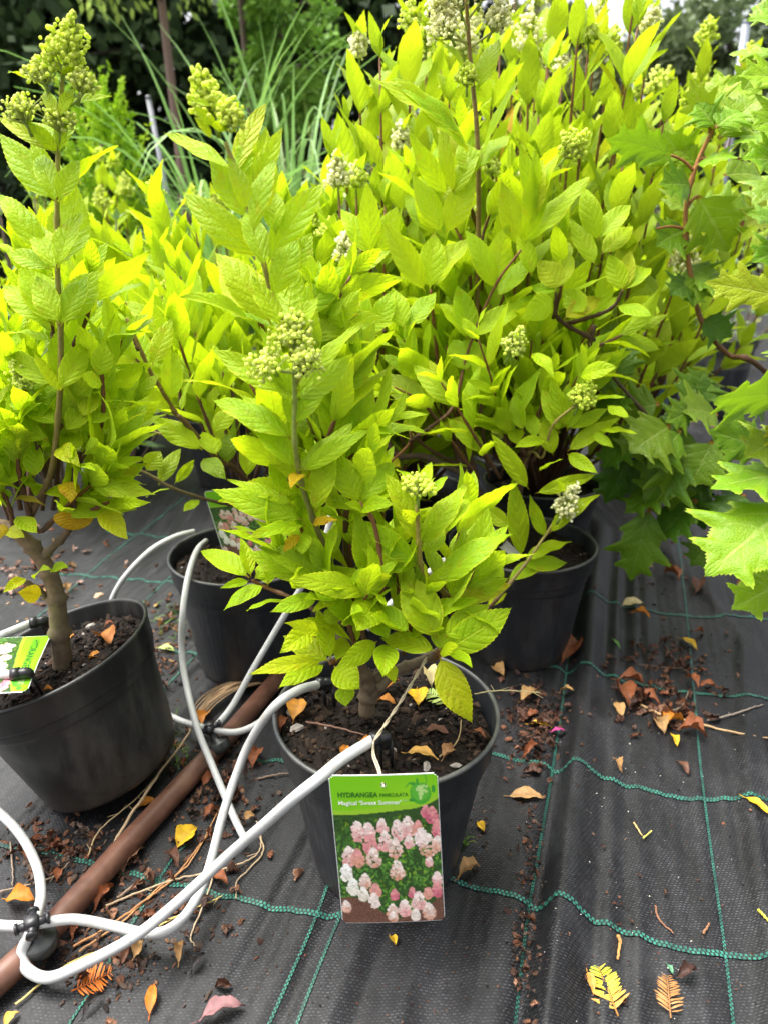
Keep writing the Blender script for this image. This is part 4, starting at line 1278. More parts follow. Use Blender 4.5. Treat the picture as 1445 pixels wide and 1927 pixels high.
for L in ((1500, 945, 1298, 1108, 205, 1.0, dict(dy=-.06)), (1510, 745, 1315, 762, 170, 1.05, dict(dy=-.04)), (1500, 890, 1308, 930, 130, 1.03, dict(dy=-.02)), (1500, 1085, 1355, 1162, 130, 1.0, dict(dy=-.03)), (1500, 820, 1380, 870, 120, 1.06, dict(dark=.3)),
          (1500, 830, 1430, 800, 60, 1.02, dict(yellow=.4)), (1560, 900, 1640, 1000, 170, .95), (1560, 700, 1650, 640, 170, 1.0), (1540, 800, 1600, 900, 150, .9), (1530, 720, 1560, 600, 150, 1.05)):
    kk = L[6] if len(L) > 6 else {}
    oak(fE, *L[:6], **kk)
fE.build('foliage', M_OAK, E2)

# ================================================================== background
def tree(name, label, cat, base, H, trunk_r, cz, rad, nclump, nleaf, ls, c1, c2, seed, group=None, trunk_c=(.06, .045, .035), droop=0., clump_s=.22, limbs=True, flat=1.0):
    rng = np.random.default_rng(seed)
    base = np.asarray(base, float)
    o = empty(name, base, label, cat, group)
    ctr = base + np.array([0, 0, cz])
    rad = np.asarray(rad, float)
    cl = []
    while len(cl) < nclump:
        p = rng.uniform(-1, 1, 3)
        l = np.linalg.norm(p)
        if .25 < l < 1: cl.append(ctr + p * rad)
    cl = np.array(cl)
    tb = MB()
    tube(tb, smooth_path([base, base + np.array([.02, 0, cz * .4]), base + np.array([-.02, .02, cz]), ctr + np.array([0, 0, rad[2] * .6])]), [trunk_r, trunk_r * .8, trunk_r * .25], 8, trunk_c)
    if limbs:
        for p in cl[::2]:
            s = base + np.array([0, 0, max(.15 * H, min(p[2] - base[2] - .25 * rad[2], cz + rad[2] * .4))])
            tube(tb, smooth_path([s, (s + p) / 2 + np.array([0, 0, .04 * H]), p]), [trunk_r * .35, trunk_r * .08], 5, trunk_c)
    tb.build('trunk', M_STEM, o)
    k = rng.integers(0, nclump, nleaf)
    s = clump_s * rad.mean() * rng.uniform(.5, 1.3, nclump)
    off = rng.normal(0, 1, (nleaf, 3))
    off *= np.minimum(1, 1.6 / np.linalg.norm(off, axis=1))[:, None]
    C = cl[k] + off * s[k][:, None] * np.array([1, 1, .75 * flat])
    ax = off * .5 + rng.normal(0, .6, (nleaf, 3)) + np.array([0, 0, -droop])
    ax /= np.linalg.norm(ax, axis=1)[:, None]
    nn = rng.normal(0, .7, (nleaf, 3)) + np.array([0, 0, .8])
    S = np.cross(ax, nn)
    S /= np.linalg.norm(S, axis=1)[:, None] + 1e-9
    L = ls * rng.uniform(.6, 1.4, nleaf)[:, None]
    wd = .22 if droop else .36
    V = np.stack([C, C + ax * L * .5 + S * L * wd, C + ax * L, C + ax * L * .5 - S * L * wd], 1).reshape(-1, 3)
    f = np.clip(rng.uniform(0, 1, nclump)[k] * .7 + rng.uniform(0, .3, nleaf), 0, 1)[:, None]
    col = np.array(c1) * (1 - f) + np.array(c2) * f
    col = np.repeat(col, 4, 0)
    mb = MB()
    mb.add(V, np.arange(nleaf * 4).reshape(-1, 4), None, None, col)
    mb.build('crown', M_TREE, o, smooth=False)
    return o


DK1, DK2 = (.022, .044, .018), (.085, .14, .045)
TG = 'dark trees along the far side'
tree('broadleaf_tree', 'dark tree at the top left corner, leftmost of the dark tree wall', 'tree', (bx(40, 300, 8.5), 8.5, 0), 6, .16, 2.9, (1.75, 1.2, 2.6), 60, 13000, .15, DK1, DK2, 1, TG)
tree('broadleaf_tree', 'dark tree behind the green pointed conifer, between the corner tree and the bare thin trunk', 'tree', (bx(215, 300, 9.2), 9.2, 0), 6, .18, 2.9, (1.6, 1.1, 2.7), 60, 13000, .15, DK1, (.05, .09, .03), 2, TG)
tree('broadleaf_tree', 'dark tree behind the arching grasses, right of the thin trunk', 'tree', (bx(450, 300, 9.6), 9.6, 0), 6, .18, 2.9, (1.7, 1.1, 2.8), 60, 12000, .15, DK1, DK2, 3, TG)
tree('broadleaf_tree', 'dark tree behind the cream flower cones, rightmost of the dark tree wall', 'tree', (bx(690, 300, 10), 10, 0), 6, .18, 2.6, (1.5, 1.1, 2.3), 50, 10000, .15, DK1, (.05, .075, .03), 4, TG)
tree('broadleaf_tree', 'hazy grey-green tree at the top right behind the grey post', 'tree', (bx(1345, 300, 11), 11, 0), 4, .15, 2.2, (1.75, 1.1, 1.35), 60, 15000, .13, (.06, .095, .04), (.15, .20, .085), 5)
tree('broadleaf_tree', 'brownish green tree at the top between cream cones, left of the sky gap', 'tree', (bx(1000, 300, 10.5), 10.5, 0), 4, .15, 2.1, (1.2, 1., 1.3), 40, 8000, .14, (.10, .13, .05), (.26, .27, .11), 6)
# thin trunked tree with hanging pale leaves
xw = bx(325, 200, 4.6)
tw = tree('weeping_tree', 'slim tree with a bare pinkish trunk and pale hanging leaves at the top edge', 'tree', (xw, 4.6, 0), 3, .030, 2.42, (.55, .45, .50), 24, 3000, .055, (.24, .38, .06), (.52, .64, .16), 7, trunk_c=(.20, .13, .10), droop=1.2, limbs=True)
tree('leafy_tree', 'fresh green young tree above the arching grasses', 'tree', (bx(530, 200, 5.4), 5.4, 0), 3, .03, 1.95, (.38, .4, .60), 34, 3600, .050, (.08, .22, .025), (.26, .44, .06), 8, trunk_c=(.12, .08, .06), clump_s=.17)
tree('leafy_tree', 'fresh green young tree at the top edge right of the bare pinkish trunk', 'tree', (bx(470, 200, 5.2), 5.2, 0), 3, .025, 2.25, (.34, .3, .30), 18, 2400, .055, (.12, .27, .03), (.32, .50, .07), 18, trunk_c=(.16, .11, .09), droop=.6)
# feathery conifer: upright sprays
def conifer(label, X, Y, H, rw, seed, c1, c2):
    rng = np.random.default_rng(seed)
    base = np.array([X, Y, 0.])
    o = empty('conifer_shrub', base, label, 'shrub')
    tb = MB(); tube(tb, np.array([base, base + ZUP * H * .8]), [.02, .006], 6, (.08, .05, .035)); tb.build('trunk', M_STEM, o)
    mb = MB()
    for i in range(330):
        t = rng.uniform(.05, 1)
        th = rng.uniform(0, 6.28)
        r = rw * (1 - t * .75) * rng.uniform(.3, 1)
        p = base + np.array([math.cos(th) * r, math.sin(th) * r, t * H * .86])
        d = unit(np.array([math.cos(th) * .35, math.sin(th) * .35, 1]) + rng.normal(0, .14, 3))
        Ls = rng.uniform(.12, .22)
        n = 46
        s = rng.uniform(0, 1, n)
        q = p + d * (s * Ls)[:, None]
        ax = d * .9 + rng.normal(0, .6, (n, 3))
        ax /= np.linalg.norm(ax, axis=1)[:, None]
        S = np.cross(ax, rng.normal(0, 1, (n, 3)))
        S /= np.linalg.norm(S, axis=1)[:, None]
        L = (.034 * (1.1 - s * .6) * rng.uniform(.6, 1.3, n))[:, None]
        V = np.stack([q, q + ax * L * .5 + S * L * .2, q + ax * L, q + ax * L * .5 - S * L * .2], 1).reshape(-1, 3)
        f = rng.uniform(0, 1)
        mb.add(V, np.arange(n * 4).reshape(-1, 4), None, None, np.array(c1) * (1 - f) + np.array(c2) * f)
    mb.build('crown', M_TREE, o, smooth=False)


conifer('bright yellow-green feathery conifer in front of the dark trees, left', bx(195, 300, 3.0), 3.0, 1.38, .30, 1, (.20, .38, .015), (.42, .60, .03))
conifer('greener feathery conifer low behind the yellow-green one', bx(110, 350, 3.4), 3.4, .95, .26, 2, (.10, .22, .03), (.24, .38, .05))


def grass_clump(label, X, Y, H, n, spread, seed, c=(.09, .19, .05), wid=.011):
    rng = np.random.default_rng(seed)
    o = MB()
    for i in range(n):
        th = rng.uniform(0, 6.28)
        lean = rng.uniform(.1, 1) * spread
        h = H * rng.uniform(.55, 1.05)
        p0 = np.array([X, Y, 0]) + np.array([math.cos(th), math.sin(th), 0]) * rng.uniform(0, .06)
        dv = np.array([math.cos(th), math.sin(th), 0])
        bnd = rng.uniform(.2, 2.8)
        pts = [p0]
        for k in range(14):
            t = (k + .5) / 14
            an = lean * .35 + bnd * max(0, t - .35) ** 1.4 * 1.9
            pts.append(pts[-1] + (dv * math.sin(an) + ZUP * math.cos(an)) * h * 1.15 / 14)
        pts = np.array(pts)
        side = unit(np.cross(dv, ZUP)) + rng.normal(0, .25, 3)
        side = unit(side)
        wv = wid * rng.uniform(.6, 1.2) * np.clip(1.15 - np.linspace(0, 1, 15) ** 2 * 1.1, .05, 1)
        mid = pts - ZUP * .002
        V = np.concatenate([pts + side * wv[:, None], mid, pts - side * wv[:, None]])
        q = [(k * 15 + i_, k * 15 + i_ + 1, (k + 1) * 15 + i_ + 1, (k + 1) * 15 + i_) for k in range(2) for i_ in range(14)]
        f = rng.uniform(.7, 1.5)
        o.add(V, q, None, None, np.array(c) * f + np.array([.03, .02, .0]) * (rng.uniform() < .2))
    g = o.build('ornamental_grass', M_GRASS)
    return tag(g, label, 'grass', None)


grass_clump('tall arching grass left of the tall flowering shoot, blades bending over', bx(400, 300, 2.9), 2.9, 1.42, 70, .6, 1, (.22, .40, .10), .013)
grass_clump('tall upright grass between the tall shoot and the big lime bushes', bx(545, 300, 3.2), 3.2, 1.5, 80, .6, 2, (.22, .38, .12), .012)
grass_clump('thin straw-green grass behind the taller ones, lower', bx(605, 330, 3.6), 3.6, 1.2, 110, .4, 3, (.24, .29, .10), .006)


def shrub(label, X, Y, H, rad, seed, c, n=160, ll=.07, stems=12, stemc=(.14, .10, .075), m=None, name='leafy_shrub'):
    global RNG
    keep = RNG
    RNG = np.random.default_rng(seed)
    o = empty(name, (X, Y, 0), label, 'shrub')
    fo = MB()
    for k in range(stems):
        th = k * 2.4 + RNG.uniform(-.3, .3)
        r = rad * math.sqrt((k + .5) / stems)
        tip = np.array([X + r * math.cos(th), Y + r * math.sin(th), H * RNG.uniform(.65, 1.05)])
        s0 = np.array([X, Y, .02])
        mid_ = (s0 + tip) / 2 + np.array([math.cos(th), math.sin(th), 0]) * r * .2
        stem(o, [s0, mid_, tip], .006, .002, stemc, stemc, sides=5)
        shoot_leaves(fo, smooth_path([s0, mid_, tip], 8), max(4, int(n / stems / 2)), ll, lod=2, start=.25, el=.3, wratio=.32)
    fo.build('foliage', m or M_GREY, o)
    RNG = keep


shrub('grey-green shrub with bare greyish twigs at the left edge behind the flower spike', bx(30, 430, 2.0), 2.0, .84, .30, 1, None)
shrub('grey-green shrub low behind the small cone, right of the left-edge one', bx(170, 440, 2.2), 2.2, .74, .28, 2, None)
shrub('mixed pale shrub with brown twigs beneath the fresh green young tree', bx(600, 330, 4.2), 4.2, 1.15, .5, 3, None, n=260, stemc=(.2, .13, .09))
shrub('dull green shrub beneath the grey-green tree, by the grey post', bx(1330, 330, 5.2), 5.2, 1.3, .6, 4, None, n=260)
shrub('dull green shrub behind the reddish stems, right edge', bx(1440, 330, 4.4), 4.4, 1.05, .5, 5, None, n=240)
shrub('dull green shrub behind the sky gap bush, far row', bx(1150, 330, 5.0), 5.0, 1.2, .6, 6, None, n=240)
shrub('dark low shrub between the conifers and the grasses', bx(300, 400, 3.6), 3.6, .95, .45, 7, None, n=240)


def post(label, a, b, r, c):
    mb = MB()
    d = unit(np.asarray(b) - a)
    tube(mb, np.array([a, a + (np.asarray(b) - a) * .5, b]), r, 10, c)
    tube(mb, np.array([b, b + d * .012]), [r * 1.15, r * .8], 10, c)
    o = mb.build('metal_post', M_POSTM)
    return tag(o, label, 'post')


M_POSTM = vcol('galvanised_metal', .4, .5, .2, 40)
p_ = PY(306, 318, 3.8); p2 = PY(280, 185, 3.8)
p0_ = p_ + (p_ - p2) * (p_[2] / (p2[2] - p_[2]) + .05)
post('leaning grey metal stake in front of the dark trees', p0_, p2, .012, (.16, .17, .18))
q_ = PY(1396, 140, 6.2); q2 = PY(1404, 42, 6.2)
post('upright blue-grey metal post at the top right', np.array([q_[0], 6.2, 0]), q2, .03, (.24, .27, .31))


def bg_pot(label, X, Y, r, h, m, name='plant_pot'):
    o = empty(name, (X, Y, 0), label, 'pot', None)
    pot(o, np.array([X, Y, 0.]), rt=r, rb=r * .76, h=h, mtl=m, soil_z=h - .03, crumbs=30, seg=40)


M_TEAL = pot_mat('teal_plastic', (.02, .07, .10), (.08, .12, .13))
bg_pot('teal plastic tub glimpsed behind the reddish oakleaf stem', bx(1240, 330, 2.9), 2.9, .17, .36, M_TEAL)
bg_pot('far black pot at the right edge between oakleaf leaves', bx(1400, 340, 3.3), 3.3, .17, .36, M_POT)
bg_pot('far black pot left of the right edge one', bx(1330, 345, 3.6), 3.6, .17, .36, M_POT)

# far wood that closes the horizon
rng = np.random.default_rng(99)
mb = MB()
n = 26000
X = rng.uniform(-22, 22, n); Yv = rng.uniform(15, 18, n)
top = 1.9 + .9 * np.sin(X * .9) + .5 * np.sin(X * 2.3 + 1)
top = np.where(np.abs(X - 5.6) < .9, .8, top)
Z = rng.uniform(0, 1, n) ** .8 * np.maximum(top, .7)
C = np.stack([X, Yv, Z], 1)
ax = rng.normal(0, 1, (n, 3)); ax /= np.linalg.norm(ax, axis=1)[:, None]
S = np.cross(ax, rng.normal(0, 1, (n, 3))); S /= np.linalg.norm(S, axis=1)[:, None]
L = rng.uniform(.2, .42, n)[:, None]
V = np.stack([C, C + ax * L * .5 + S * L * .35, C + ax * L, C + ax * L * .5 - S * L * .35], 1).reshape(-1, 3)
f = (.5 + .5 * np.sin(X * 3) * np.sin(Z * 4 + X))[:, None] * .7 + rng.uniform(0, .3, (n, 1))
mb.add(V, np.arange(n * 4).reshape(-1, 4), None, None, np.repeat(np.array([.02, .035, .016]) * (1 - f) + np.array([.06, .085, .035]) * f, 4, 0))
tl = mb.build('treeline', M_TREE, smooth=False)
tag(tl, 'far line of trees closing the nursery', 'wood', kind='stuff')

# ================================================================== irrigation
mb = MB()
pp = [GZ(x, y) for x, y in ((-160, 1990), (0, 1868), (105, 1762), (250, 1600), (430, 1402), (500, 1320), (620, 1180), (760, 1030))]
pp = [p * np.array([1, 1, 0]) + ZUP * (.017 + .0) for p in pp]
tube(mb, smooth_path(pp, 12), .0155, 20, (1, 1, 1))
pipe = mb.build('irrigation_pipe', M_PIPE)
tag(pipe, 'brown plastic irrigation pipe lying diagonally across the fabric', 'pipe')


def hose(label, pts, r=.0056):
    mb = MB()
    path = smooth_path([PY(*p[:3]) if len(p) == 4 else GZ(*p) for p in pts], 12)
    tube(mb, path, r, 14, (.45, .455, .44))
    o = mb.build('hose', M_PLASTICW)
    return tag(o, label, 'hose', 'white drip hoses')


hose('thick white hose from the spike above the front tag, looping to the lower valve', [(706, 1390, .262), (645, 1428, .262), (600, 1465, .257), (555, 1501, .240), (500, 1550, .19), (430, 1610, .12), (330, 1702, .07), (250, 1765, .045), (150, 1818, .026), (90, 1840, .018), (50, 1822, .020), (43, 1790, .03), (58, 1752, .05)], .0062)
hose('white hose rising from the lower valve in an S and ending inside the front pot', [(600, 1288, .235), (560, 1300, .25), (515, 1332, .235), (472, 1395, .17), (445, 1460, .125), (420, 1535, .09), (392, 1640, .05), (362, 1705, .04), (325, 1745, .034), (280, 1757, .03), (210, 1742, .034), (140, 1730, .045), (74, 1738, .052)], .0058)
hose('short white hose coming from the left edge down to the lower valve', [(-90, 1460, .06), (0, 1530, .055), (42, 1575, .05), (70, 1630, .045), (78, 1680, .045), (72, 1715, .05), (64, 1735, .055)], .0058)
hose('white hose stub reaching the lower valve straight from the left edge', [(-90, 1730, .04), (-20, 1740, .045), (52, 1744, .052)], .0058)
hose('white hose hanging over the smooth grey pot rim, passing before the upper valve', [(388, 1018, .222), (372, 1035, .25), (356, 1080, .24), (345, 1150, .2), (343, 1225, .14), (352, 1290, .10), (372, 1370, .07), (400, 1440, .04), (440, 1535, .02), (463, 1582, .015)], .0052)
hose('white hose arching behind the leaning pot up to the smooth grey pot', [(366, 1000, .245), (330, 1010, .245), (285, 1035, .23), (240, 1080, .19), (215, 1120, .15), (204, 1160, .11), (202, 1230, .05), (225, 1290, .02)], .0052)
hose('white hose running up in front of the smooth grey pot from the upper valve', [(408, 1366, .05), (440, 1325, .96, 0), (475, 1262, .99, 0), (520, 1185, 1.02, 0), (567, 1106, 1.035, 0), (600, 1050, 1.04, 0), (620, 985, 1.05, 0), (628, 930, 1.06, 0), (640, 890, 1.08, 0)], .0052)
hose('white hose over the soil of the right-of-centre pot', [(690, 1185, 1.0, 0), (741, 1130, 1.03, 0), (790, 1090, .24), (834, 1056, .25), (885, 1022, .25), (936, 1003, .235)], .0052)
hose('short white hose curving from the upper valve to the front pot base', [(306, 1340, .02), (345, 1358, .03), (388, 1370, .048), (440, 1378, .045), (480, 1365, .05), (512, 1340, .07), (530, 1315, .09)], .0052)
hose('white hose entering the leaning pot at the left edge behind its tag', [(-60, 1225, .262), (0, 1197, .262), (60, 1172, .262)], .0056)
hose('white hose end with black elbow in front of the leaning pot tag', [(-60, 1276, .272), (-10, 1272, .272), (28, 1269, .272)], .0056)


def valve(label, px, py, topc):
    c = GZ(px, py, .026)
    t = GZ(*topc)
    o = empty('hose_valve', c, label, 'valve', 'black drip valves')
    ax = unit(t - c)
    a = unit(np.cross(ax, [0, 1, .2])); b = np.cross(ax, a)
    M = np.stack([a, b, ax], 1)
    mb = MB()
    lathe(mb, [(.0005, -.012), (.014, -.012), (.0185, -.009), (.0195, -.004), (.0195, .004), (.0185, .006), (.014, .007), (.013, .0085), (.0075, .010), (.0065, .016), (.006, .024), (.0075, .026), (.0075, .03), (.0005, .03)], c, M, 40, (.03, .032, .03))
    mb.build('valve_body', M_BLACK, o)
    L = np.linalg.norm(t - c)
    mb = MB()
    tube(mb, np.array([c + ax * .026, t + ax * .006]), .006, 12, (.018, .018, .02))
    for k in range(4):
        d = a * math.cos(k * 1.571 + .4) + b * math.sin(k * 1.571 + .4)
        tube(mb, np.array([t - d * .001, t + d * .017]), [.0052, .0044], 10, (.018, .018, .02))
        tube(mb, np.array([t + d * .015, t + d * .018]), .0064, 10, (.016, .016, .018))
    lathe(mb, [(.0005, -.004), (.008, -.004), (.0085, 0), (.0085, .006), (.006, .009), (.0005, .009)], t, M, 24, (.02, .02, .022))
    mb.build('hose_cross', M_BLACK, o)


valve('black drip valve on the brown pipe at lower left, four white hoses on it', 76, 1772, (62, 1738, .056))
valve('black drip valve on the brown pipe beside the leaning pot', 410, 1402, (396, 1370, .052))


def spike(label, a, elbow, tip):
    mb = MB()
    a, e, t = [np.asarray(x) for x in (a, elbow, tip)]
    tube(mb, smooth_path([a, a + (e - a) * .6, e + (t - e) * .02 + (e - a) * .15, e + (t - e) * .25], 6), [.0072, .0068, .0060], 12, (.014, .014, .015))
    tube(mb, np.array([a - unit(e - a) * .004, a + unit(e - a) * .006]), .0082, 12, (.014, .014, .015))
    s = unit(np.cross(t - e, [0, 1, 0])) * .006
    for k in (-1, 1):
        tube(mb, np.array([e + (t - e) * .15 + s * k, t + s * k]), [.003, .002], 6, (.015, .014, .014))
    o = mb.build('drip_spike', M_BLACK)
    return tag(o, label, 'drip spike', 'black drip spikes')


spike('black drip spike above the front tag at the end of the big white hose', GZ(704, 1391, .262), GZ(724, 1387, .262), GZ(728, 1450, .203))
spike('black drip spike at the leaning pot front, by its green tag', GZ(28, 1269, .272), GZ(50, 1266, .272), GZ(72, 1305, .21))
spike('black drip spike behind the thick trunk in the leaning pot', GZ(62, 1172, .262), GZ(82, 1168, .262), GZ(96, 1196, .215))
spike('black drip spike near the left rim inside the front pot, half hidden by leaves', GZ(602, 1287, .235), GZ(616, 1285, .235), GZ(622, 1330, .2))

# twine and tags
mb = MB()
q0, q1 = PY(803, 1238, YA - .03), GZ(703, 1396, .268)
for s_ in (-1, 1):
    path = smooth_path([q0, (q0 + q1) / 2 - ZUP * .003, q1], 12)
    ph_ = np.linspace(0, 22, len(path))
    path = path + np.stack([np.cos(ph_ + s_ * 1.57), np.zeros_like(ph_), np.sin(ph_ + s_ * 1.57)], 1) * .0011
    tube(mb, path, .0010, 6, (.48, .40, .27))
twine_a = mb


def paint(W, H, seed, text=True):
    """a printed picture of a hydrangea bed under a green title band"""
    rng = np.random.default_rng(seed)
    y, x = np.mgrid[0:H, 0:W]
    u = (x + .5) / W
    v = (y + .5) / H
    img = np.zeros((H, W, 3))
    img[:] = (.035, .085, .02)
    fine = rng.uniform(.5, 1.5, (H, W, 1))
    img = img * fine
    asp = H / W

    def blob(cu, cv, ru, rv, col, n=0, rot=0., soft=.0):
        du, dv = (u - cu), (v - cv) * asp
        c, s = math.cos(rot), math.sin(rot)
        a, b = (du * c + dv * s) / ru, (-du * s + dv * c) / rv
        return a * a + b * b < 1
    # leafy ground
    for _ in range(900):
        cu, cv = rng.uniform(0, 1), rng.uniform(.27, .93)
        m = blob(cu, cv, rng.uniform(.012, .03), rng.uniform(.006, .014), 0, rot=rng.uniform(0, 3.14))
        g = rng.uniform(.4, 1.9) * (.6 if cv < .4 else 1)
        img[m] = np.array([.06, .16, .025]) * g + (np.array([.10, .14, 0]) if rng.uniform() < .18 else 0)
    soil = v > .86 - .05 * np.sin(u * 5 + 1) - .07 * (u > .8) * (u - .8) * 5 + .09 * np.exp(-((u - .5) / .2) ** 2)
    sc = np.array([.16, .075, .05]) * rng.uniform(.45, 1.5, (H, W, 1))
    img[soil] = sc[soil]

    def head(cu, cv, r, pink, white):
        for _ in range(int(90)):
            t = rng.uniform(-1, 1)
            wv = math.sqrt(max(0, 1 - t * t)) * (.72 + .28 * t)
            a = cu + rng.uniform(-1, 1) * r * wv
            b = cv + t * r * 1.05 / asp
            k = np.clip(.5 + .55 * t + rng.normal(0, .22), 0, 1)
            col = np.array(white) * (1 - k) + np.array(pink) * k
            col = col * rng.uniform(.75, 1.1)
            m = blob(a, b, rng.uniform(.010, .020), rng.uniform(.009, .017), 0)
            img[m] = col
    PK, SAL, WH, DP = (.80, .36, .34), (.68, .33, .22), (.95, .84, .76), (.62, .13, .20)
    for cu, cv, r, pk, wh in ((.93, .27, .07, DP, PK), (.98, .36, .07, DP, PK), (.87, .24, .05, DP, PK), (.23, .36, .085, PK, WH), (.33, .37, .08, PK, WH), (.46, .33, .06, PK, WH), (.60, .36, .085, PK, WH), (.70, .34, .085, PK, WH), (.79, .35, .06, SAL, PK),
                              (.34, .45, .09, (.75, .26, .28), PK), (.48, .43, .085, PK, WH), (.82, .41, .08, (.9, .7, .68), WH), (.88, .47, .10, SAL, WH), (.97, .46, .06, SAL, WH), (.13, .53, .085, PK, WH), (.21, .54, .08, SAL, PK), (.57, .48, .085, SAL, WH), (.36, .54, .085, SAL, WH),
                              (.70, .44, .05, PK, WH), (.57, .63, .085, SAL, WH), (.09, .64, .075, (.85, .8, .7), (.95, .95, .9)), (.14, .74, .075, (.85, .8, .65), (.95, .95, .88)), (.26, .70, .065, SAL, WH), (.35, .77, .065, SAL, PK), (.23, .79, .06, (.8, .7, .55), (.95, .93, .85)), (.33, .84, .065, (.85, .7, .62), WH),
                              (.95, .70, .055, PK, WH), (.94, .78, .065, DP, PK), (.85, .80, .05, SAL, PK), (.53, .80, .045, DP, PK), (.70, .79, .04, DP, PK), (.76, .85, .085, PK, WH), (.62, .90, .075, PK, WH), (.50, .92, .065, SAL, WH), (.50, .96, .045, SAL, WH), (.72, .95, .05, (.8, .7, .6), WH), (.85, .93, .075, SAL, WH),
                              (.06, .88, .05, SAL, WH), (.88, .58, .035, PK, WH)):
        head(cu, cv, r, pk, wh)
    band = v < .235 + .018 * np.cos(u * 3.6 - .3) - .055 * np.clip((u - .72) / .28, 0, 1) ** 2 * 1.0
    light = np.clip(.35 + .65 * np.exp(-((u - .75) / .35) ** 2) * np.clip(v / .22, 0, 1), 0, 1)[..., None]
    gcol = np.array([.13, .50, .006]) * (1 - light) + np.array([.32, .66, .02]) * light
    img[band] = gcol[band]
    lip = band & (v > .205 + .018 * np.cos(u * 3.6 - .3) - .055 * np.clip((u - .72) / .28, 0, 1) ** 2)
    img[lip] = np.array([.30, .56, .03])
    if text:   # round leafy emblem with pale land shapes
        m = blob(.835, .125, .098, .098, 0); img[m] = (.07, .36, .03)
        m = blob(.835, .115, .085, .080, 0); img[m] = (.11, .44, .04)
        for a in ((.83, .085, .030, .016, .2), (.872, .082, .034, .014, -.2), (.845, .105, .038, .018, .1), (.838, .128, .026, .018, .2), (.832, .15, .014, .022, .2), (.885, .115, .014, .012, .2), (.80, .10, .010, .012, 0)):
            m = blob(a[0], a[1], a[2], a[3], 0, a[4]); img[m] = (.45, .68, .22)
        for a in ((.765, .06, .028, .014, .5), (.81, .052, .012, .03, .2), (.955, .10, .018, .036, .5), (.755, .165, .03, .016, -.3)):
            m = blob(*a[:4], 0, a[4]); img[m] = (.045, .30, .04)
        for k in range(40):
            t = k / 39
            for (cu, cv) in ((.70 + .10 * t, .085 - .03 * math.sin(t * 3.1)), (.86 + .035 * math.cos(t * 3 - 1.5), .055 - .05 * math.cos(t * 2.6))):
                m = blob(cu, cv, .004, .004, 0); img[m] = (.06, .34, .04)
    return img


def print_mat():
    m, n, b = mat('printed_card')
    B = NB(n)
    B.l(B.n('ShaderNodeAttribute', attribute_name='col').outputs[0], b.inputs['Base Color'])
    b.inputs['Roughness'].default_value = .28
    b.inputs['Specular IOR Level'].default_value = .5
    return m


M_PRINT = print_mat()


def flat_mat(name, c, r=.35):
    m, n, b = mat(name)
    B = NB(n)
    B.l(B.mix(B.noise(80, 2, B.obj()), tuple(x * .92 for x in c), tuple(min(1, x * 1.06) for x in c)), b.inputs['Base Color'])
    b.inputs['Roughness'].default_value = r
    return m


M_CARD = flat_mat('card_edge', (.78, .80, .76))
M_INKD = flat_mat('dark_green_ink', (.010, .12, .018))
M_INKW = flat_mat('white_ink', (.82, .86, .74))
M_INKP = flat_mat('pale_green_ink', (.42, .66, .25))


FACE = {}


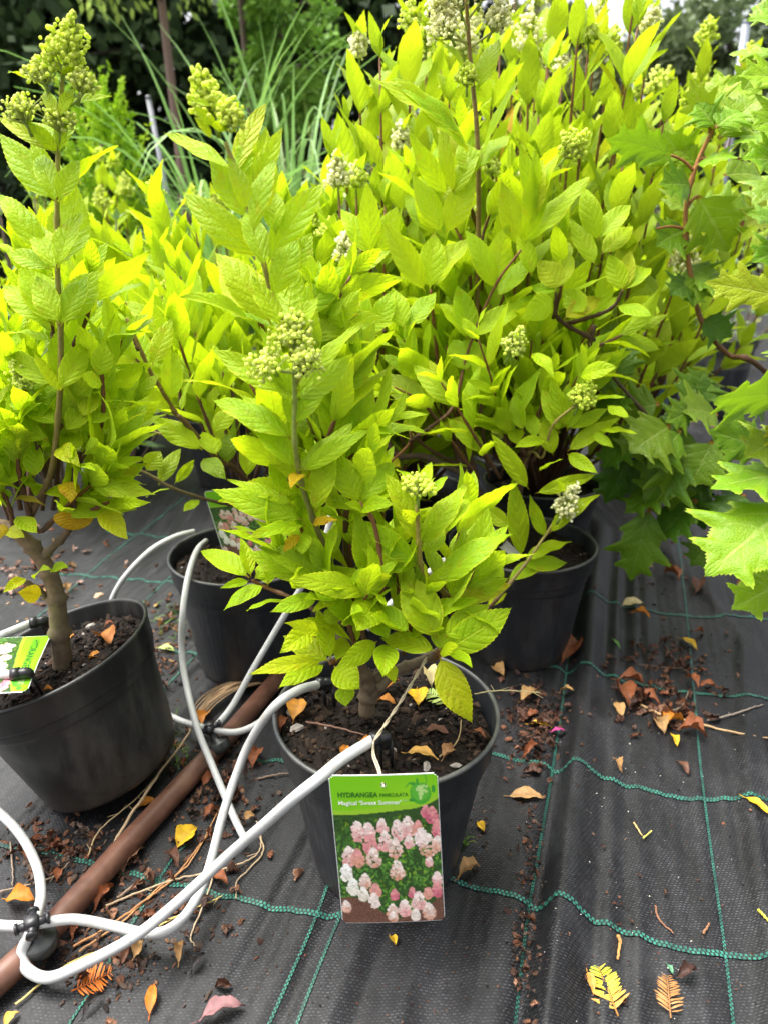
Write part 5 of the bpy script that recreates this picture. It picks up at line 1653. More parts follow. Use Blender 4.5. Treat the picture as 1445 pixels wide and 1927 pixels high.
def card(label, corners, W, H, seed, text=True, hole=True, curve=0., rad=.075):
    TL, TR, BR, BL = [np.asarray(c, float) for c in corners]
    o = empty('plant_tag', (TL + TR) / 2, label, 'plant tag', 'picture tags')
    n = unit(np.cross(BL - TL, TR - TL))
    if np.dot(n, CAM - TL) < 0: n = -n
    asp = np.linalg.norm(BL - TL) / np.linalg.norm(TR - TL)

    def at(u, v, h=0.):
        u = np.asarray(u, float); v = np.asarray(v, float)
        p = TL + np.multiply.outer(u, TR - TL) + np.multiply.outer(v, BL - TL) + np.multiply.outer(u * v, TL - TR + BR - BL)
        return p + np.multiply.outer(h + curve * 4 * u * (1 - u), n)
    # thin white card with round corners and the punched hole left open
    hc, hr = (.497, .062), .026

    def inside(u, v, r=rad):
        vv = v * asp
        du = np.maximum(np.maximum(r - u, u - (1 - r)), 0)
        dv = np.maximum(np.maximum(r - vv, vv - (asp - r)), 0)
        ok = du * du + dv * dv <= r * r
        if hole: ok &= (u - hc[0]) ** 2 + (vv - hc[1] * asp) ** 2 > hr ** 2
        return ok
    img = paint(W, H, seed, text)
    us, vs_ = np.linspace(0, 1, W + 1), np.linspace(0, 1, H + 1)
    U, V_ = np.meshgrid(us, vs_)
    pts = at(U, V_, .0004).reshape(-1, 3)
    cu, cv = (us[:-1] + us[1:]) / 2, (vs_[:-1] + vs_[1:]) / 2
    CU, CV = np.meshgrid(cu, cv)
    ok = inside(CU, CV) & (CU > .008) & (CU < .992) & (CV > .006) & (CV < .994)
    vi = np.arange((W + 1) * (H + 1)).reshape(H + 1, W + 1)
    q = np.stack([vi[:-1, :-1], vi[1:, :-1], vi[1:, 1:], vi[:-1, 1:]], -1)[ok]
    imgv = np.zeros((H + 1, W + 1, 3))
    imgv[:H, :W] = img
    imgv[H, :] = imgv[H - 1, :]; imgv[:, W] = imgv[:, W - 1]
    if np.dot(np.cross(pts[q[0][1]] - pts[q[0][0]], pts[q[0][3]] - pts[q[0][0]]), n) < 0: q = q[:, ::-1]
    mb = MB()
    mb.add(pts, q, None, None, imgv.reshape(-1, 3))
    face = mb.build('printed_face', M_PRINT, o)
    FACE[o.name] = face
    # body
    mb = MB()
    N2 = 60
    us2 = np.linspace(0, 1, N2 + 1)
    vs2 = np.linspace(0, 1, 84 + 1)
    U2, V2 = np.meshgrid(us2, vs2)
    f_, b_ = at(U2, V2, 0.).reshape(-1, 3), at(U2, V2, -.0007).reshape(-1, 3)
    c2u, c2v = np.meshgrid((us2[:-1] + us2[1:]) / 2, (vs2[:-1] + vs2[1:]) / 2)
    ok2 = inside(c2u, c2v)
    vi = np.arange(len(f_)).reshape(85, N2 + 1)
    q2 = np.stack([vi[:-1, :-1], vi[1:, :-1], vi[1:, 1:], vi[:-1, 1:]], -1)[ok2]
    edges = {}
    for a in q2:
        for i in range(4):
            e = (a[i], a[(i + 1) % 4]); k = (min(e), max(e))
            edges[k] = None if k in edges else e
    side = [(e[1], e[0], e[0] + len(f_), e[1] + len(f_)) for e in edges.values() if e is not None]
    mb.add(np.vstack([f_, b_]), np.vstack([q2, q2[:, ::-1] + len(f_), np.array(side)]), None)
    mb.build('card', M_CARD, o, smooth=False)
    return o, at, n


def lettering(parent, at, n, u, v, txt, size_u, m, name='lettering', heavy=0., width=None):
    cu = bpy.data.curves.new(name, 'FONT')
    cu.body = txt
    cu.size = 1
    cu.offset = heavy
    cu.resolution_u = 4
    to = bpy.data.objects.new(name, cu)
    COL.objects.link(to)
    bpy.context.view_layer.update()
    dg = bpy.context.evaluated_depsgraph_get()
    me = bpy.data.meshes.new_from_object(to.evaluated_get(dg))
    bpy.data.objects.remove(to)
    co = np.zeros(len(me.vertices) * 3, np.float32)
    me.vertices.foreach_get('co', co)
    co = co.reshape(-1, 3)
    sc = size_u if width is None else width / co[:, 0].max()
    asp = np.linalg.norm(at(0., 1.) - at(0., 0.)) / np.linalg.norm(at(1., 0.) - at(0., 0.))
    P_ = at(u + co[:, 0] * sc, v - co[:, 1] * size_u / asp, .0009)
    off = np.array(parent.location)
    me.vertices.foreach_set('co', (P_ - off).astype(np.float32).ravel())
    me.update()
    me.materials.clear()
    me.materials.append(m)
    o = bpy.data.objects.new(name, me)
    COL.objects.link(o)
    o.parent = FACE[parent.name]
    return o


tagA, atA, nA = card('green picture tag of pink hydrangeas with dark and white lettering, hanging on the front pot', [P(618, 1459, .700), P(823, 1454, .700), P(837, 1731, .762), P(645, 1737, .762)], 150, 210, 4, curve=.0012)
lettering(tagA, atA, nA, .068, .135, 'HYDRANGEA', .078, M_INKD, heavy=.020, width=.37)
lettering(tagA, atA, nA, .455, .135, 'PANICULATA', .056, M_INKD, heavy=.014, width=.262)
lettering(tagA, atA, nA, .068, .184, "Magical \u2018Sweet Summer\u2019", .068, M_INKW, heavy=.020, width=.585)
lettering(tagA, atA, nA, .665, .170, 'PBR', .036, M_INKP, heavy=.006, width=.05)
hb = atA(.497, .062)
for s_ in (-1, 1):
    tube(twine_a, smooth_path([q1, q1 + np.array([.001 * s_, -.006, -.012]), (q1 + hb) / 2 + np.array([.0012 * s_, -.008, 0]), hb + nA * .002, hb - nA * .002 + ZUP * .001], 8), .0009, 6, (.55, .48, .34))
tw_ = twine_a.build('twine', vcol('twine_fibre', .8, .2, .3, 500))
tag(tw_, 'beige twine tying the picture tag to the front plant', 'twine')

tagB, atB, nB = card('tag with pale pink petals and a green band in the leaning pot', [GZ(97, 1196, .252), GZ(52, 1302, .262), GZ(-150, 1312, .285), GZ(-120, 1205, .275)], 90, 126, 9, hole=False, curve=.004)
lettering(tagB, atB, nB, .10, .14, 'HYDRANGEA', .085, M_INKD, heavy=.012, width=.62)
tagC, atC, nC = card('faded picture tag of pink flowers standing in the smooth grey pot', [PY(384, 925, YC - .03), PY(478, 915, YC - .0), PY(530, 1045, YC - .02), PY(424, 1050, YC - .05)], 80, 112, 12, text=False, hole=False)


def slip(label, corners, c):
    mb = MB()
    a = np.array(corners)
    n = unit(np.cross(a[1] - a[0], a[3] - a[0]))
    k = 8
    V = []
    for h in (0, -.0012):
        for i in range(k + 1):
            for j in range(2):
                p = a[0] + (a[1] - a[0]) * i / k + (a[3] - a[0]) * j + (a[0] - a[1] + a[2] - a[3]) * i / k * j
                V.append(p + n * (h + .006 * math.sin(math.pi * i / k)))
    m = (k + 1) * 2
    q = []
    for i in range(k):
        q.append((i * 2, i * 2 + 2, i * 2 + 3, i * 2 + 1))
        q.append((m + i * 2, m + i * 2 + 1, m + i * 2 + 3, m + i * 2 + 2))
        for j in (0, 1): q.append((i * 2 + j, i * 2 + 2 + j, m + i * 2 + 2 + j, m + i * 2 + j) if j else (i * 2 + j, m + i * 2 + j, m + i * 2 + 2 + j, i * 2 + 2 + j))
    for i in (0, k): q.append((i * 2, i * 2 + 1, m + i * 2 + 1, m + i * 2))
    mb.add(V, q, None, None, c)
    o = mb.build('plant_label', M_PLASTICW, smooth=False)
    return tag(o, label, 'plant label', 'blank plant labels')


slip('blank grey-white plant label lying in the right-of-centre pot', [GZ(868, 1005, .235), GZ(878, 958, .255), GZ(935, 1000, .245), GZ(928, 1042, .225)], (.55, .57, .55))
slip('folded dull white plant label beside the soil of the right-of-centre pot', [GZ(938, 1030, .225), GZ(950, 1015, .235), GZ(978, 1042, .235), GZ(972, 1055, .222)], (.50, .50, .46))
slip('white plant label glimpsed deep between the two rear pots', [PY(702, 828, 1.5), PY(706, 815, 1.5), PY(738, 832, 1.5), PY(735, 848, 1.5)], (.72, .74, .72))
# ================================================================== fallen leaves and litter
ORG, RUST, BRN, TAN, YEL, CRM, DKB, GRN, MAG = (.46, .17, .018), (.23, .075, .028), (.12, .052, .03), (.38, .22, .085), (.62, .38, .02), (.55, .45, .22), (.06, .03, .022), (.40, .50, .14), (.35, .04, .16)


def gpt(px, py, dz=0., z=None):
    if z is not None: return GZ(px, py, z + dz)
    p = GZ(px, py)
    h = float(ground_h(p[0], p[1]))
    p = GZ(px, py, h + dz)
    return p


def fallen(label, px, py, L, ang, wr, col, crumple=.3, z=None, group=None, kind='leaf', lift=.003, name='fallen_leaf'):
    a = R(ang)
    dx, dy = math.cos(a) * L / 2, -math.sin(a) * L / 2
    b, t = gpt(px - dx, py - dy, lift, z), gpt(px + dx, py + dy, lift + .002, z)
    mb = MB()
    ln = np.linalg.norm(t - b)
    N = ZUP + RNG.normal(0, .18, 3)
    add_leaf(mb, b, t, ln * wr, N, bend=.10 + .18 * crumple, fold=.15 + .5 * crumple * RNG.uniform(.3, 1), curl=-.1 - .7 * crumple, twist=RNG.uniform(-1.4, 1.4) * crumple, wav=.03 + .10 * crumple, lod=1, kind=kind)
    V = mb.v[0]
    V += RNG.normal(0, .02 * ln * crumple, V.shape)
    p0 = GZ(px, py, z or 0.)
    floor = (z if z is not None else ground_h(V[:, 0], V[:, 1])) + .0012
    V[:, 2] = np.maximum(V[:, 2], floor)
    uv = mb.uv[0]
    au = np.abs(uv[:, 0] * 2 - 1)
    c = np.array(col)[None] * (1 + .25 * (1 - au)[:, None] * RNG.uniform(-1, 1)) * (1 - .35 * (uv[:, 1] > .9))[:, None]
    c = c * (1 - .3 * (au < .05))[:, None] * RNG.uniform(.85, 1.15, (len(V), 1))
    mb.c[0] = np.clip(c, 0, 1)
    # own stalk
    s = b - unit(t - b) * ln * .16
    tube(mb, np.array([b, s]), [.0009, .0005], 5, np.array(col) * .6)
    o = mb.build(name, M_LITTER)
    return tag(o, label, 'leaf', group)


SA = .208   # soil level of the pots
for L in (
    ('tan oval leaf with a pinkish stalk, flat on the fabric right of the front pot', 990, 1500, 66, -3, .42, TAN, .15),
    ('pale cream leaf on the fabric just below the hanging dark oakleaf', 1190, 1138, 44, 8, .55, CRM, .12),
    ('orange-brown scrap tucked under the pale cream leaf', 1206, 1158, 36, -15, .5, ORG, .6),
    ('yellow leaf lying slanted on the upper green thread at right', 1294, 1212, 40, -32, .45, YEL, .1),
    ('curled rust leaf with a hole beside the right-of-centre pot base', 1073, 1228, 50, 50, .6, RUST, .8),
    ('tan leaf between the front pot rim and the pot behind it', 938, 1264, 28, -40, .7, TAN, .5),
    ('rolled rust leaf at the top left of the big twig heap', 1186, 1286, 58, -14, .5, RUST, .7),
    ('deep orange curled leaf on the left end of the straw-coloured twig', 1172, 1312, 50, -60, .55, RUST, .7),
    ('yellow-tan small leaf at the lower left of the twig heap', 1165, 1336, 30, -70, .55, TAN, .3),
    ('rust leaf under the straw-coloured twig, middle of its length', 1218, 1318, 50, -20, .5, RUST, .6),
    ('bright orange crumpled leaf under the twig heap', 1266, 1362, 44, 10, .7, ORG, .7),
    ('rust crumpled leaf at the lower right of the twig heap', 1302, 1380, 56, -15, .75, RUST, .9),
    ('buff leaf left of the bright orange crumpled one', 1243, 1366, 34, -70, .6, TAN, .4),
    ('small curved yellow leaf below the bright orange crumpled one', 1268, 1394, 26, -65, .4, YEL, .3),
    ('brick red leaf piece above the twig on the right', 1332, 1293, 38, -8, .45, RUST, .6),
    ('brick red leaf piece just left of the similar one above the twig', 1302, 1285, 32, -40, .5, RUST, .6),
    ('tan star-like torn leaf on bare fabric right of the fold', 1162, 1441, 30, -60, .5, TAN, .9),
    ('brown spindle-shaped dry leaf above the thick green thread at right', 1284, 1446, 34, -50, .42, BRN, .4),
    ('long yellow leaf at the right edge on the thick green thread', 1424, 1518, 64, -35, .34, YEL, .1),
    ('buff curled leaf by the right foot of the front pot', 882, 1642, 50, 28, .45, TAN, .8),
    ('small yellow leaf just under the picture tag', 739, 1770, 20, -60, .7, YEL, .3),
    ('small yellow leaf hanging at the right side of the front pot base', 905, 1556, 22, -55, .6, YEL, .3),
    ('yellow petal-like leaf in the dark shreds right of the front pot', 1016, 1366, 44, -8, .32, YEL, .2),
    ('magenta petal beside the yellow one in the dark shreds', 1050, 1376, 28, 5, .45, MAG, .1),
    ('buff leaf at the top of the dark shreds by the front pot', 996, 1312, 40, 25, .6, TAN, .5),
    ('buff leaf on the left side of the big fold', 1066, 1302, 28, 8, .5, TAN, .4),
    ('orange leaf piece in the middle of the dark shreds', 1003, 1346, 24, 30, .6, RUST, .5),
    ('rust hook-shaped leaf at the bottom of the dark shreds', 998, 1412, 40, 40, .35, RUST, .9),
    ('orange pod-like leaf alone on the fabric at the bottom left', 286, 1881, 62, 82, .34, (.55, .15, .015), .15),
    ('mauve-brown broad leaf at the bottom edge', 418, 1908, 92, 18, .42, (.22, .11, .11), .35),
    ('bright yellow leaf right of the brown pipe', 352, 1576, 56, 45, .75, YEL, .35),
    ('orange-yellow leaf leaning on the upper side of the brown pipe', 279, 1516, 42, 12, .65, ORG, .3),
    ('wide orange leaf left of the brown pipe near the white hose', 40, 1694, 56, -5, .6, ORG, .4),
    ('rolled rust leaf lying along the brown pipe', 197, 1690, 60, 52, .4, RUST, .9),
    ('rolled grey-brown leaf resting against the lower side of the brown pipe', 250, 1620, 66, 50, .28, (.25, .13, .08), .8),
    ('rust triangle of leaf on the green thread left of the pipe', 114, 1646, 26, 60, .8, RUST, .7),
    ('tan-orange leaf under the big white hose on the green thread', 414, 1656, 34, -25, .6, RUST, .5),
    ('buff leaf crossing under the two white hoses', 262, 1786, 40, 60, .7, TAN, .7),
    ('curled tan leaf below the white hose crossing', 341, 1792, 44, 80, .4, TAN, .9),
    ('brown leaf beside the buff one under the hoses', 238, 1800, 40, 60, .4, BRN, .8),
    ('yellow-tan leaf at the left edge by the pipe', 12, 1828, 44, 5, .6, (.7, .45, .08), .4),
    ('yellow-tan leaf in the bottom left corner', 22, 1918, 40, 45, .7, (.68, .42, .08), .4),
    ('rolled brown leaf below the lower valve', 112, 1790, 56, 35, .35, BRN, .9),
    ('red-brown leaf beside the lower valve on the pipe', 142, 1752, 30, 70, .5, RUST, .8),
    ('pale green leaf on the fabric right of the leaning pot', 314, 1222, 32, -10, .5, GRN, .1),
    ('orange-brown leaf under the white hose beside the front pot', 480, 1426, 36, 75, .6, RUST, .6),
    ('brown leaf in the litter between the upper valve and the front pot', 432, 1500, 40, 50, .5, BRN, .8),
    ('rust leaf on the pipe below the upper valve', 395, 1470, 36, 40, .55, RUST, .8),
    ('small rust leaf on the litter right of the pipe', 382, 1446, 30, 60, .6, RUST, .8),
    ('orange scrap behind the white hose left of the front pot', 386, 1352, 26, 60, .7, ORG, .6),
    ('rust leaf standing in the litter under the tall white hose', 400, 1530, 36, 35, .5, RUST, .7),
    ('tan-orange leaf near the yellow curl at hose end', 470, 1540, 26, 25, .7, TAN, .6),
    ('dark red curled leaf right of the yellow one by the pipe', 328, 1618, 34, -60, .5, BRN, .9),
    ('rust leaf at the foot of the leaning pot', 72, 1582, 32, 25, .4, RUST, .7),
    ('pale cream fallen leaf far on the grey fabric under the oakleaf', 1238, 680, 42, 0, .7, CRM, .1),
    ('tan leaf on the fabric below the dark oakleaf, by the thread', 1215, 1070, 26, 15, .5, TAN, .3),
    ('brick red leaf under the dark oakleaf foliage', 1262, 1085, 30, -30, .6, RUST, .7),
    ('brown leaf right of the thread under the big bright oakleaf', 1310, 1105, 26, 70, .5, BRN, .7),
    ('rust leaf under the lowest oakleaf at the right edge', 1392, 1108, 24, 30, .5, RUST, .6),
    ('tiny green seedling leaf on the fabric above the twig heap', 1158, 1212, 26, -50, .2, (.12, .28, .05), .1),
    ('narrow tan leaf beside the yellow needle sprig', 1110, 1850, 46, -75, .35, (.60, .28, .06), .3),
    ('small teal-green leaf above the brown needle sprig', 1260, 1824, 22, -60, .45, (.10, .26, .14), .2),
    ('dark shrivelled leaf right of the brown needle sprig', 1290, 1832, 44, 15, .5, DKB, 1.),
    ('burnt black roll of leaf on the bottom fabric', 176, 1892, 60, 50, .3, (.02, .016, .014), .7),
    ('black bark roll under the white hose crossing', 374, 1812, 46, 55, .35, (.018, .015, .014), .6),
):
    fallen(*L)
for L in (
    ('orange-brown ribbed leaf on the soil at the left rim of the front pot', 558, 1336, 42, 75, .62, (.45, .20, .03), .3),
    ('small rust leaf below the ribbed one on the front pot soil', 535, 1362, 26, 60, .6, RUST, .6),
    ('yellow heart-tipped leaf on the front pot soil under the low leaf', 786, 1312, 30, -85, .75, (.72, .42, .02), .15),
    ('orange curled leaf beside the woody stem in the front pot', 732, 1294, 46, 35, .5, ORG, .6),
    ('orange flat leaf at the foot of the woody stem in the front pot', 727, 1322, 36, -10, .6, ORG, .3),
    ('buff leaf lying near the front of the pot soil right of the tag spike', 794, 1424, 62, -12, .38, (.60, .34, .08), .3),
    ('crumpled tan leaf right of the buff leaf on the front pot soil', 844, 1420, 30, 40, .7, (.45, .24, .1), .9),
    ('brown long leaf on the front pot soil beneath the low leaf', 822, 1380, 54, -8, .32, (.2, .09, .055), .4),
    ('small orange leaf left of the drip spike in the front pot', 650, 1414, 24, 75, .6, ORG, .3),
    ('cream crumpled leaf at the twine top in the front pot', 806, 1278, 34, -70, .5, CRM, .7),
    ('rust leaf at the right rim inside the front pot', 900, 1383, 30, -25, .4, RUST, .5),
    ('orange scrap under the white hose on the front pot soil', 690, 1396, 24, -20, .5, ORG, .5),
):
    fallen(*L, z=SA)
for L in (
    ('rust round leaf at the back of the leaning pot soil', 207, 1176, 20, 20, .8, RUST, .4, .215),
    ('orange-brown round leaf in the middle of the leaning pot soil', 199, 1206, 26, -40, .85, (.45, .16, .03), .5, .215),
    ('orange wide leaf at the front of the leaning pot soil', 180, 1240, 30, 5, .75, (.6, .24, .03), .4, .208),
    ('small yellow leaf against the thick trunk in the leaning pot', 130, 1204, 22, 60, .7, ORG, .4, .205),
    ('tiny orange leaf at the rim near the green tag of the leaning pot', 91, 1298, 18, 10, .8, ORG, .3, .215),
):
    fallen(*L[:8], z=L[8])


def sprig(label, px, py, L, ang, n, nl, c1, c2, z=None, kindw=.13):
    a = R(ang)
    b, t = gpt(px - math.cos(a) * L / 2, py + math.sin(a) * L / 2, .003, z), gpt(px + math.cos(a) * L / 2, py - math.sin(a) * L / 2, .004, z)
    mb = MB()
    tube(mb, np.array([b, t]), [.0010, .0006], 5, np.array(c1) * .8)
    ax = unit(t - b)
    S = unit(np.cross(ax, ZUP))
    ln = np.linalg.norm(t - b)
    for k in range(n):
        f = .15 + .83 * k / (n - 1)
        l = nl * ln * math.sin(math.pi * (.25 + .65 * f)) * RNG.uniform(.8, 1.1)
        for s in (-1, 1):
            if RNG.uniform() < .06: continue
            p = b + (t - b) * f
            d = unit(S * s + ax * RNG.uniform(.35, .6) + ZUP * RNG.uniform(0, .18))
            m0 = len(mb.v)
            add_leaf(mb, p, p + d * l, l * kindw, ZUP + RNG.normal(0, .2, 3), kind='strap', lod=2, bend=RNG.uniform(-.05, .15), wav=0, fold=.1)
            g = np.clip(f + RNG.normal(0, .15), 0, 1)
            mb.c[-1] = np.tile(np.array(c1) * (1 - g) + np.array(c2) * g, (len(mb.v[-1]), 1))
    o = mb.build('needle_sprig', M_LITTER)
    return tag(o, label, 'sprig')


sprig('feathery sprig turning from tan to bright yellow at the bottom right', 1144, 1866, 100, 112, 20, .44, (.62, .28, .07), (.55, .62, .03))
sprig('tan feathery sprig at the bottom right, smaller than the yellow one', 1258, 1876, 80, 95, 16, .36, (.40, .20, .07), (.34, .15, .04))
sprig('orange feathery sprig below the white hose at the lower left', 172, 1848, 82, 25, 12, .50, (.48, .12, .02), (.58, .17, .02))
sprig('pale green feathery sprig on the front pot soil', 826, 1312, 48, 160, 10, .62, (.45, .52, .15), (.40, .55, .14), z=SA, kindw=.2)


def twig(label, pts, r=.0018, c=(.30, .19, .10), z=None, dz=.004, name='twig', side=0):
    mb = MB()
    P_ = [gpt(p[0], p[1], dz + (p[2] if len(p) > 2 else 0), z) for p in pts]
    path = smooth_path(P_, 8)
    path = path + RNG.normal(0, r * .25, path.shape)
    tube(mb, path, [r, r * .9, r * .6], 7, c)
    for _ in range(side):
        i = RNG.integers(2, len(path) - 2)
        d = unit(RNG.normal(0, 1, 3) * np.array([1, 1, .25]))
        tube(mb, np.array([path[i], path[i] + d * RNG.uniform(.006, .018)]), [r * .5, r * .25], 5, c)
    o = mb.build(name, M_LITTER)
    return tag(o, label, 'twig')


twig('long straw-coloured twig running to the right edge through the leaf heap', [(1172, 1300), (1230, 1340), (1300, 1358), (1380, 1378), (1470, 1394)], .0024, (.50, .32, .16), side=2)
twig('grey forked twig above the long straw-coloured one', [(1240, 1345), (1280, 1330), (1296, 1300)], .0016, (.25, .19, .13))
twig('grey wavy twig at the right ending in a curl above the right edge', [(1330, 1356), (1375, 1345), (1405, 1335), (1435, 1326)], .0018, (.30, .25, .20), side=3)
twig('dark thin twigs crossing at the top of the heap', [(1250, 1215), (1275, 1250), (1295, 1265)], .0014, (.12, .07, .05), side=3)
twig('dark twig lying across the heap above the thread', [(1200, 1250), (1240, 1255), (1285, 1258)], .0014, (.12, .08, .06), side=3)
twig('brown twig lying on the front pot soil at the left', [(576, 1358), (630, 1368), (690, 1385)], .0014, (.24, .13, .09), z=SA)
twig('thin curved stalk on the right side of the front pot soil', [(826, 1424), (860, 1395), (868, 1355)], .0010, (.40, .28, .14), z=SA)
twig('thin grass stalk with green seed heads over the right rim of the front pot', [(892, 1306, .03), (930, 1300, .035), (975, 1300, .04), (1016, 1304, .04)], .0009, (.42, .36, .18), z=SA, side=5)
twig('short brown stick left of the front pot', [(486, 1466), (520, 1458), (545, 1455)], .0018, (.20, .14, .10))
twig('thin brown stick above the lower valve, left edge', [(0, 1678), (50, 1666), (100, 1650), (132, 1622)], .0014, (.30, .22, .15), side=2)
twig('upright thin twig left of the white hose at the left edge', [(20, 1585), (24, 1625), (25, 1668)], .0013, (.24, .18, .13))
twig('short straight brown stick beside the pipe litter', [(222, 1690), (250, 1668), (273, 1650)], .0018, (.26, .18, .12))
twig('curved brown sliver alone on the right fabric', [(1232, 1705), (1240, 1730), (1268, 1757)], .0013, (.24, .11, .06))
twig('small brown sliver right of the curved one', [(1322, 1757), (1330, 1745), (1334, 1736)], .0015, (.26, .13, .07))
twig('orange-tan stub under the thick green thread', [(1163, 1760), (1166, 1775), (1161, 1805)], .0022, (.50, .25, .08))
twig('yellow-green stub at the right edge', [(1426, 1712), (1436, 1722), (1450, 1738)], .0018, (.55, .5, .06))
twig('tan curl left of the short yellow stub above the thread', [(1192, 1548), (1200, 1560), (1207, 1573)], .0012, (.55, .38, .15))
twig('short yellow stub above the thread', [(1210, 1577), (1218, 1570), (1226, 1563)], .0012, (.6, .55, .12))
twig('thin pale stem rising through the litter left of the pipe', [(205, 1605, .01), (240, 1545, .02), (300, 1455, .03), (350, 1390, .03), (372, 1345, .03)], .0022, (.42, .30, .18))
twig('thin dry flower stalk left of the pale stem', [(166, 1612), (190, 1560, .01), (260, 1500, .015), (320, 1430, .02)], .0011, (.45, .34, .18), side=6)
twig('orange-brown stalk crossing under the white hoses', [(138, 1782), (210, 1740), (280, 1690), (330, 1650), (392, 1570)], .0016, (.42, .20, .08))
twig('second orange-brown stalk beside the first under the white hoses', [(150, 1790), (230, 1735), (300, 1670), (360, 1620), (415, 1520)], .0014, (.46, .24, .10))
twig('pale forked root-like stalk below the hose crossing', [(200, 1705), (260, 1680), (330, 1655), (400, 1640), (470, 1618), (492, 1590), (484, 1545)], .0015, (.42, .31, .19), side=3)
twig('pale looping stalk right of the hose end', [(484, 1560), (496, 1600), (470, 1635), (446, 1660), (446, 1690)], .0013, (.42, .31, .19))
twig('pale stalk hanging down from the hose crossing', [(402, 1650), (385, 1700), (360, 1760), (368, 1780)], .0012, (.42, .32, .2))
twig('yellow straw across the lower left under the big hose', [(30, 1890), (120, 1820), (220, 1775), (330, 1725)], .0013, (.58, .46, .16))
twig('thin yellow straw with a wiry tip by the hose crossing', [(300, 1742), (360, 1712), (400, 1695), (420, 1685)], .0011, (.56, .42, .14), side=5)
# dry straw bundle by the upper valve
mb = MB()
for k in range(22):
    o_ = RNG.normal(0, 7, 2)
    tube(mb, smooth_path([gpt(372 + o_[0], 1345 + o_[1], .004), gpt(400 + o_[0] * 1.2, 1315 + o_[1], .02), gpt(440 + o_[0], 1292 + o_[1], .022), gpt(505 + o_[0], 1278 + o_[1] * .6, .012)]), .0012, 5, np.array([.36, .24, .13]) * RNG.uniform(.6, 1.3))
tag(mb.build('straw_bundle', M_LITTER), 'bundle of dry straw arching behind the upper valve', 'straw')

# crumbs nobody could count
rng_keep = RNG
RNG = np.random.default_rng(55)
mb = MB()
PAL = [(.03, .016, .011), (.055, .028, .018), (.10, .045, .026), (.016, .012, .010), (.13, .065, .038), (.07, .048, .036)]


def scatter(px, py, sx, sy, n, smin=.0012, smax=.0055, pal=PAL):
    for _ in range(n):
        x, y = px + RNG.normal(0, sx), py + RNG.normal(0, sy)
        if y < 470: continue
        p = gpt(x, y, .001)
        s = smin + (smax - smin) * RNG.uniform() ** 3
        chunk(mb, p, s, np.array(pal[RNG.integers(len(pal))]) * RNG.uniform(.7, 1.3), .4)


scatter(1000, 1365, 32, 42, 330, .002, .009, PAL[:4])
scatter(1250, 1250, 60, 30, 150)
scatter(1220, 1330, 60, 35, 120)
scatter(1300, 720, 70, 25, 260, .003, .014)
scatter(1230, 840, 60, 50, 140, .003, .012)
scatter(1340, 940, 70, 50, 120, .002, .009)
scatter(1240, 1100, 60, 40, 110)
scatter(1000, 1600, 12, 90, 120)
scatter(985, 1800, 14, 60, 120)
scatter(1200, 1650, 170, 150, 170, .0008, .0026)
scatter(800, 1850, 150, 60, 70, .0008, .0022)
scatter(120, 1600, 60, 30, 220, .002, .009)
scatter(260, 1700, 90, 60, 330, .0015, .007)
scatter(400, 1480, 50, 60, 330, .002, .008)
scatter(200, 1800, 60, 40, 200, .0015, .006)
scatter(300, 1220, 25, 50, 170, .002, .008)
scatter(430, 1240, 50, 20, 120, .002, .007)
scatter(60, 1090, 60, 40, 120, .003, .012, PAL[1:] + [(.45, .3, .2)])
scatter(900, 1560, 14, 50, 70, .001, .004)
scatter(1020, 1240, 40, 14, 60)
scatter(600, 1800, 200, 90, 130, .0006, .0018)
scatter(1200, 1500, 200, 250, 130, .0006, .0014, [(.5, .47, .42), (.4, .36, .3)])
tag(mb.build('bark_litter', M_SOIL, smooth=False), 'bark crumbs and dark shreds scattered over the fabric', 'litter', kind='stuff')
# shredded leaf flakes, flat
mb = MB()


def flakes(px, py, sx, sy, n, smin, smax, cols):
    for _ in range(n):
        x, y = px + RNG.normal(0, sx), py + RNG.normal(0, sy)
        p = gpt(x, y, .002)
        s = RNG.uniform(smin, smax)
        a = RNG.uniform(0, 6.28)
        d = np.array([math.cos(a), math.sin(a), RNG.uniform(-.1, .35)]) * s * 2.2
        m0 = sum(len(v) for v in mb.v)
        add_leaf(mb, p - d * .5 + ZUP * .002, p + d * .5 + ZUP * .002, s * RNG.uniform(.8, 1.6), ZUP + RNG.normal(0, .5, 3), bend=RNG.uniform(-.1, .4), fold=RNG.uniform(0, .9), curl=RNG.uniform(-1.2, .8), twist=RNG.uniform(-2.5, 2.5), wav=.12, lod=1)
        V = mb.v[-1]
        V += RNG.normal(0, .10 * s, V.shape)
        V[:, 2] = np.maximum(V[:, 2], ground_h(V[:, 0], V[:, 1]) + .001)
        mb.c[-1] = np.array(cols[RNG.integers(len(cols))]) * RNG.uniform(.45, 1.1) * RNG.uniform(.8, 1.2, (len(V), 1))


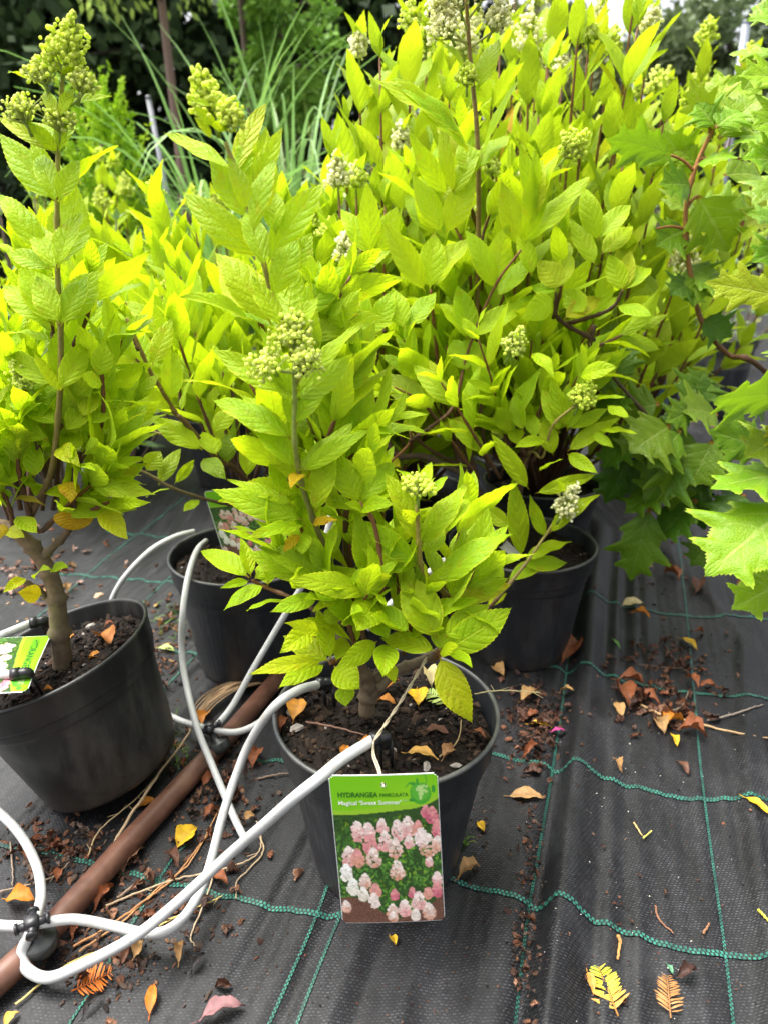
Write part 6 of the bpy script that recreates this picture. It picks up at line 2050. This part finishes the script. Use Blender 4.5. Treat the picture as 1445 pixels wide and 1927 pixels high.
FL = [BRN, (.20, .07, .03), (.07, .035, .024), (.24, .12, .07), (.10, .05, .03)]
flakes(1000, 1365, 28, 40, 60, .004, .011, [DKB, BRN, (.10, .05, .035)])
flakes(1270, 1280, 60, 50, 50, .003, .009, FL)
flakes(1230, 1325, 45, 26, 40, .006, .015, FL)
flakes(1230, 1235, 45, 18, 30, .004, .010, [DKB, BRN, (.10, .05, .035)])
flakes(400, 1490, 40, 60, 60, .004, .010, FL)
flakes(280, 1690, 90, 70, 50, .004, .009, FL)
flakes(130, 1600, 50, 30, 30, .004, .012, [(.2, .14, .11), BRN, RUST])
flakes(310, 1200, 25, 50, 40, .004, .010, FL + [TAN])
flakes(80, 1080, 60, 40, 40, .005, .014, [TAN, RUST, (.5, .32, .25)])
flakes(1300, 740, 70, 30, 50, .006, .016, FL)
flakes(1250, 900, 60, 70, 40, .005, .012, FL)
flakes(1180, 1750, 160, 120, 26, .0015, .004, FL)
flakes(985, 1720, 14, 120, 40, .002, .005, FL)
tag(mb.build('leaf_litter', M_LITTER), 'small torn flakes of dry leaf strewn on the fabric', 'litter', kind='stuff')
# grass and moss tufts at the pot feet
mb = MB()
for (px, py, n, sp) in ((318, 1170, 40, 16), (415, 1220, 40, 14), (325, 1400, 34, 14), (345, 1430, 14, 12), (1010, 1215, 16, 16), (870, 1590, 14, 6), (440, 1250, 24, 20)):
    for _ in range(n):
        p = gpt(px + RNG.normal(0, sp), py + RNG.normal(0, sp))
        d = unit(RNG.normal(0, 1, 3) * np.array([1, 1, .3]) + ZUP * .6)
        L_ = RNG.uniform(.012, .04)
        s = unit(np.cross(d, RNG.normal(0, 1, 3))) * .0009
        m_ = p + d * L_ * .6 + ZUP * .003
        t_ = p + d * L_ - ZUP * L_ * .15
        mb.add(np.array([p - s, p + s, m_ + s * .8, m_ - s * .8, t_]), [(0, 1, 2, 3)], [(3, 2, 4)], None, np.array([.10, .20, .03]) * RNG.uniform(.6, 1.6) + (np.array([.12, .06, .01]) if RNG.uniform() < .3 else 0))
tag(mb.build('grass', M_GRASS), 'weedy grass tufts at the pot feet', 'grass', kind='stuff')
RNG = rng_keep
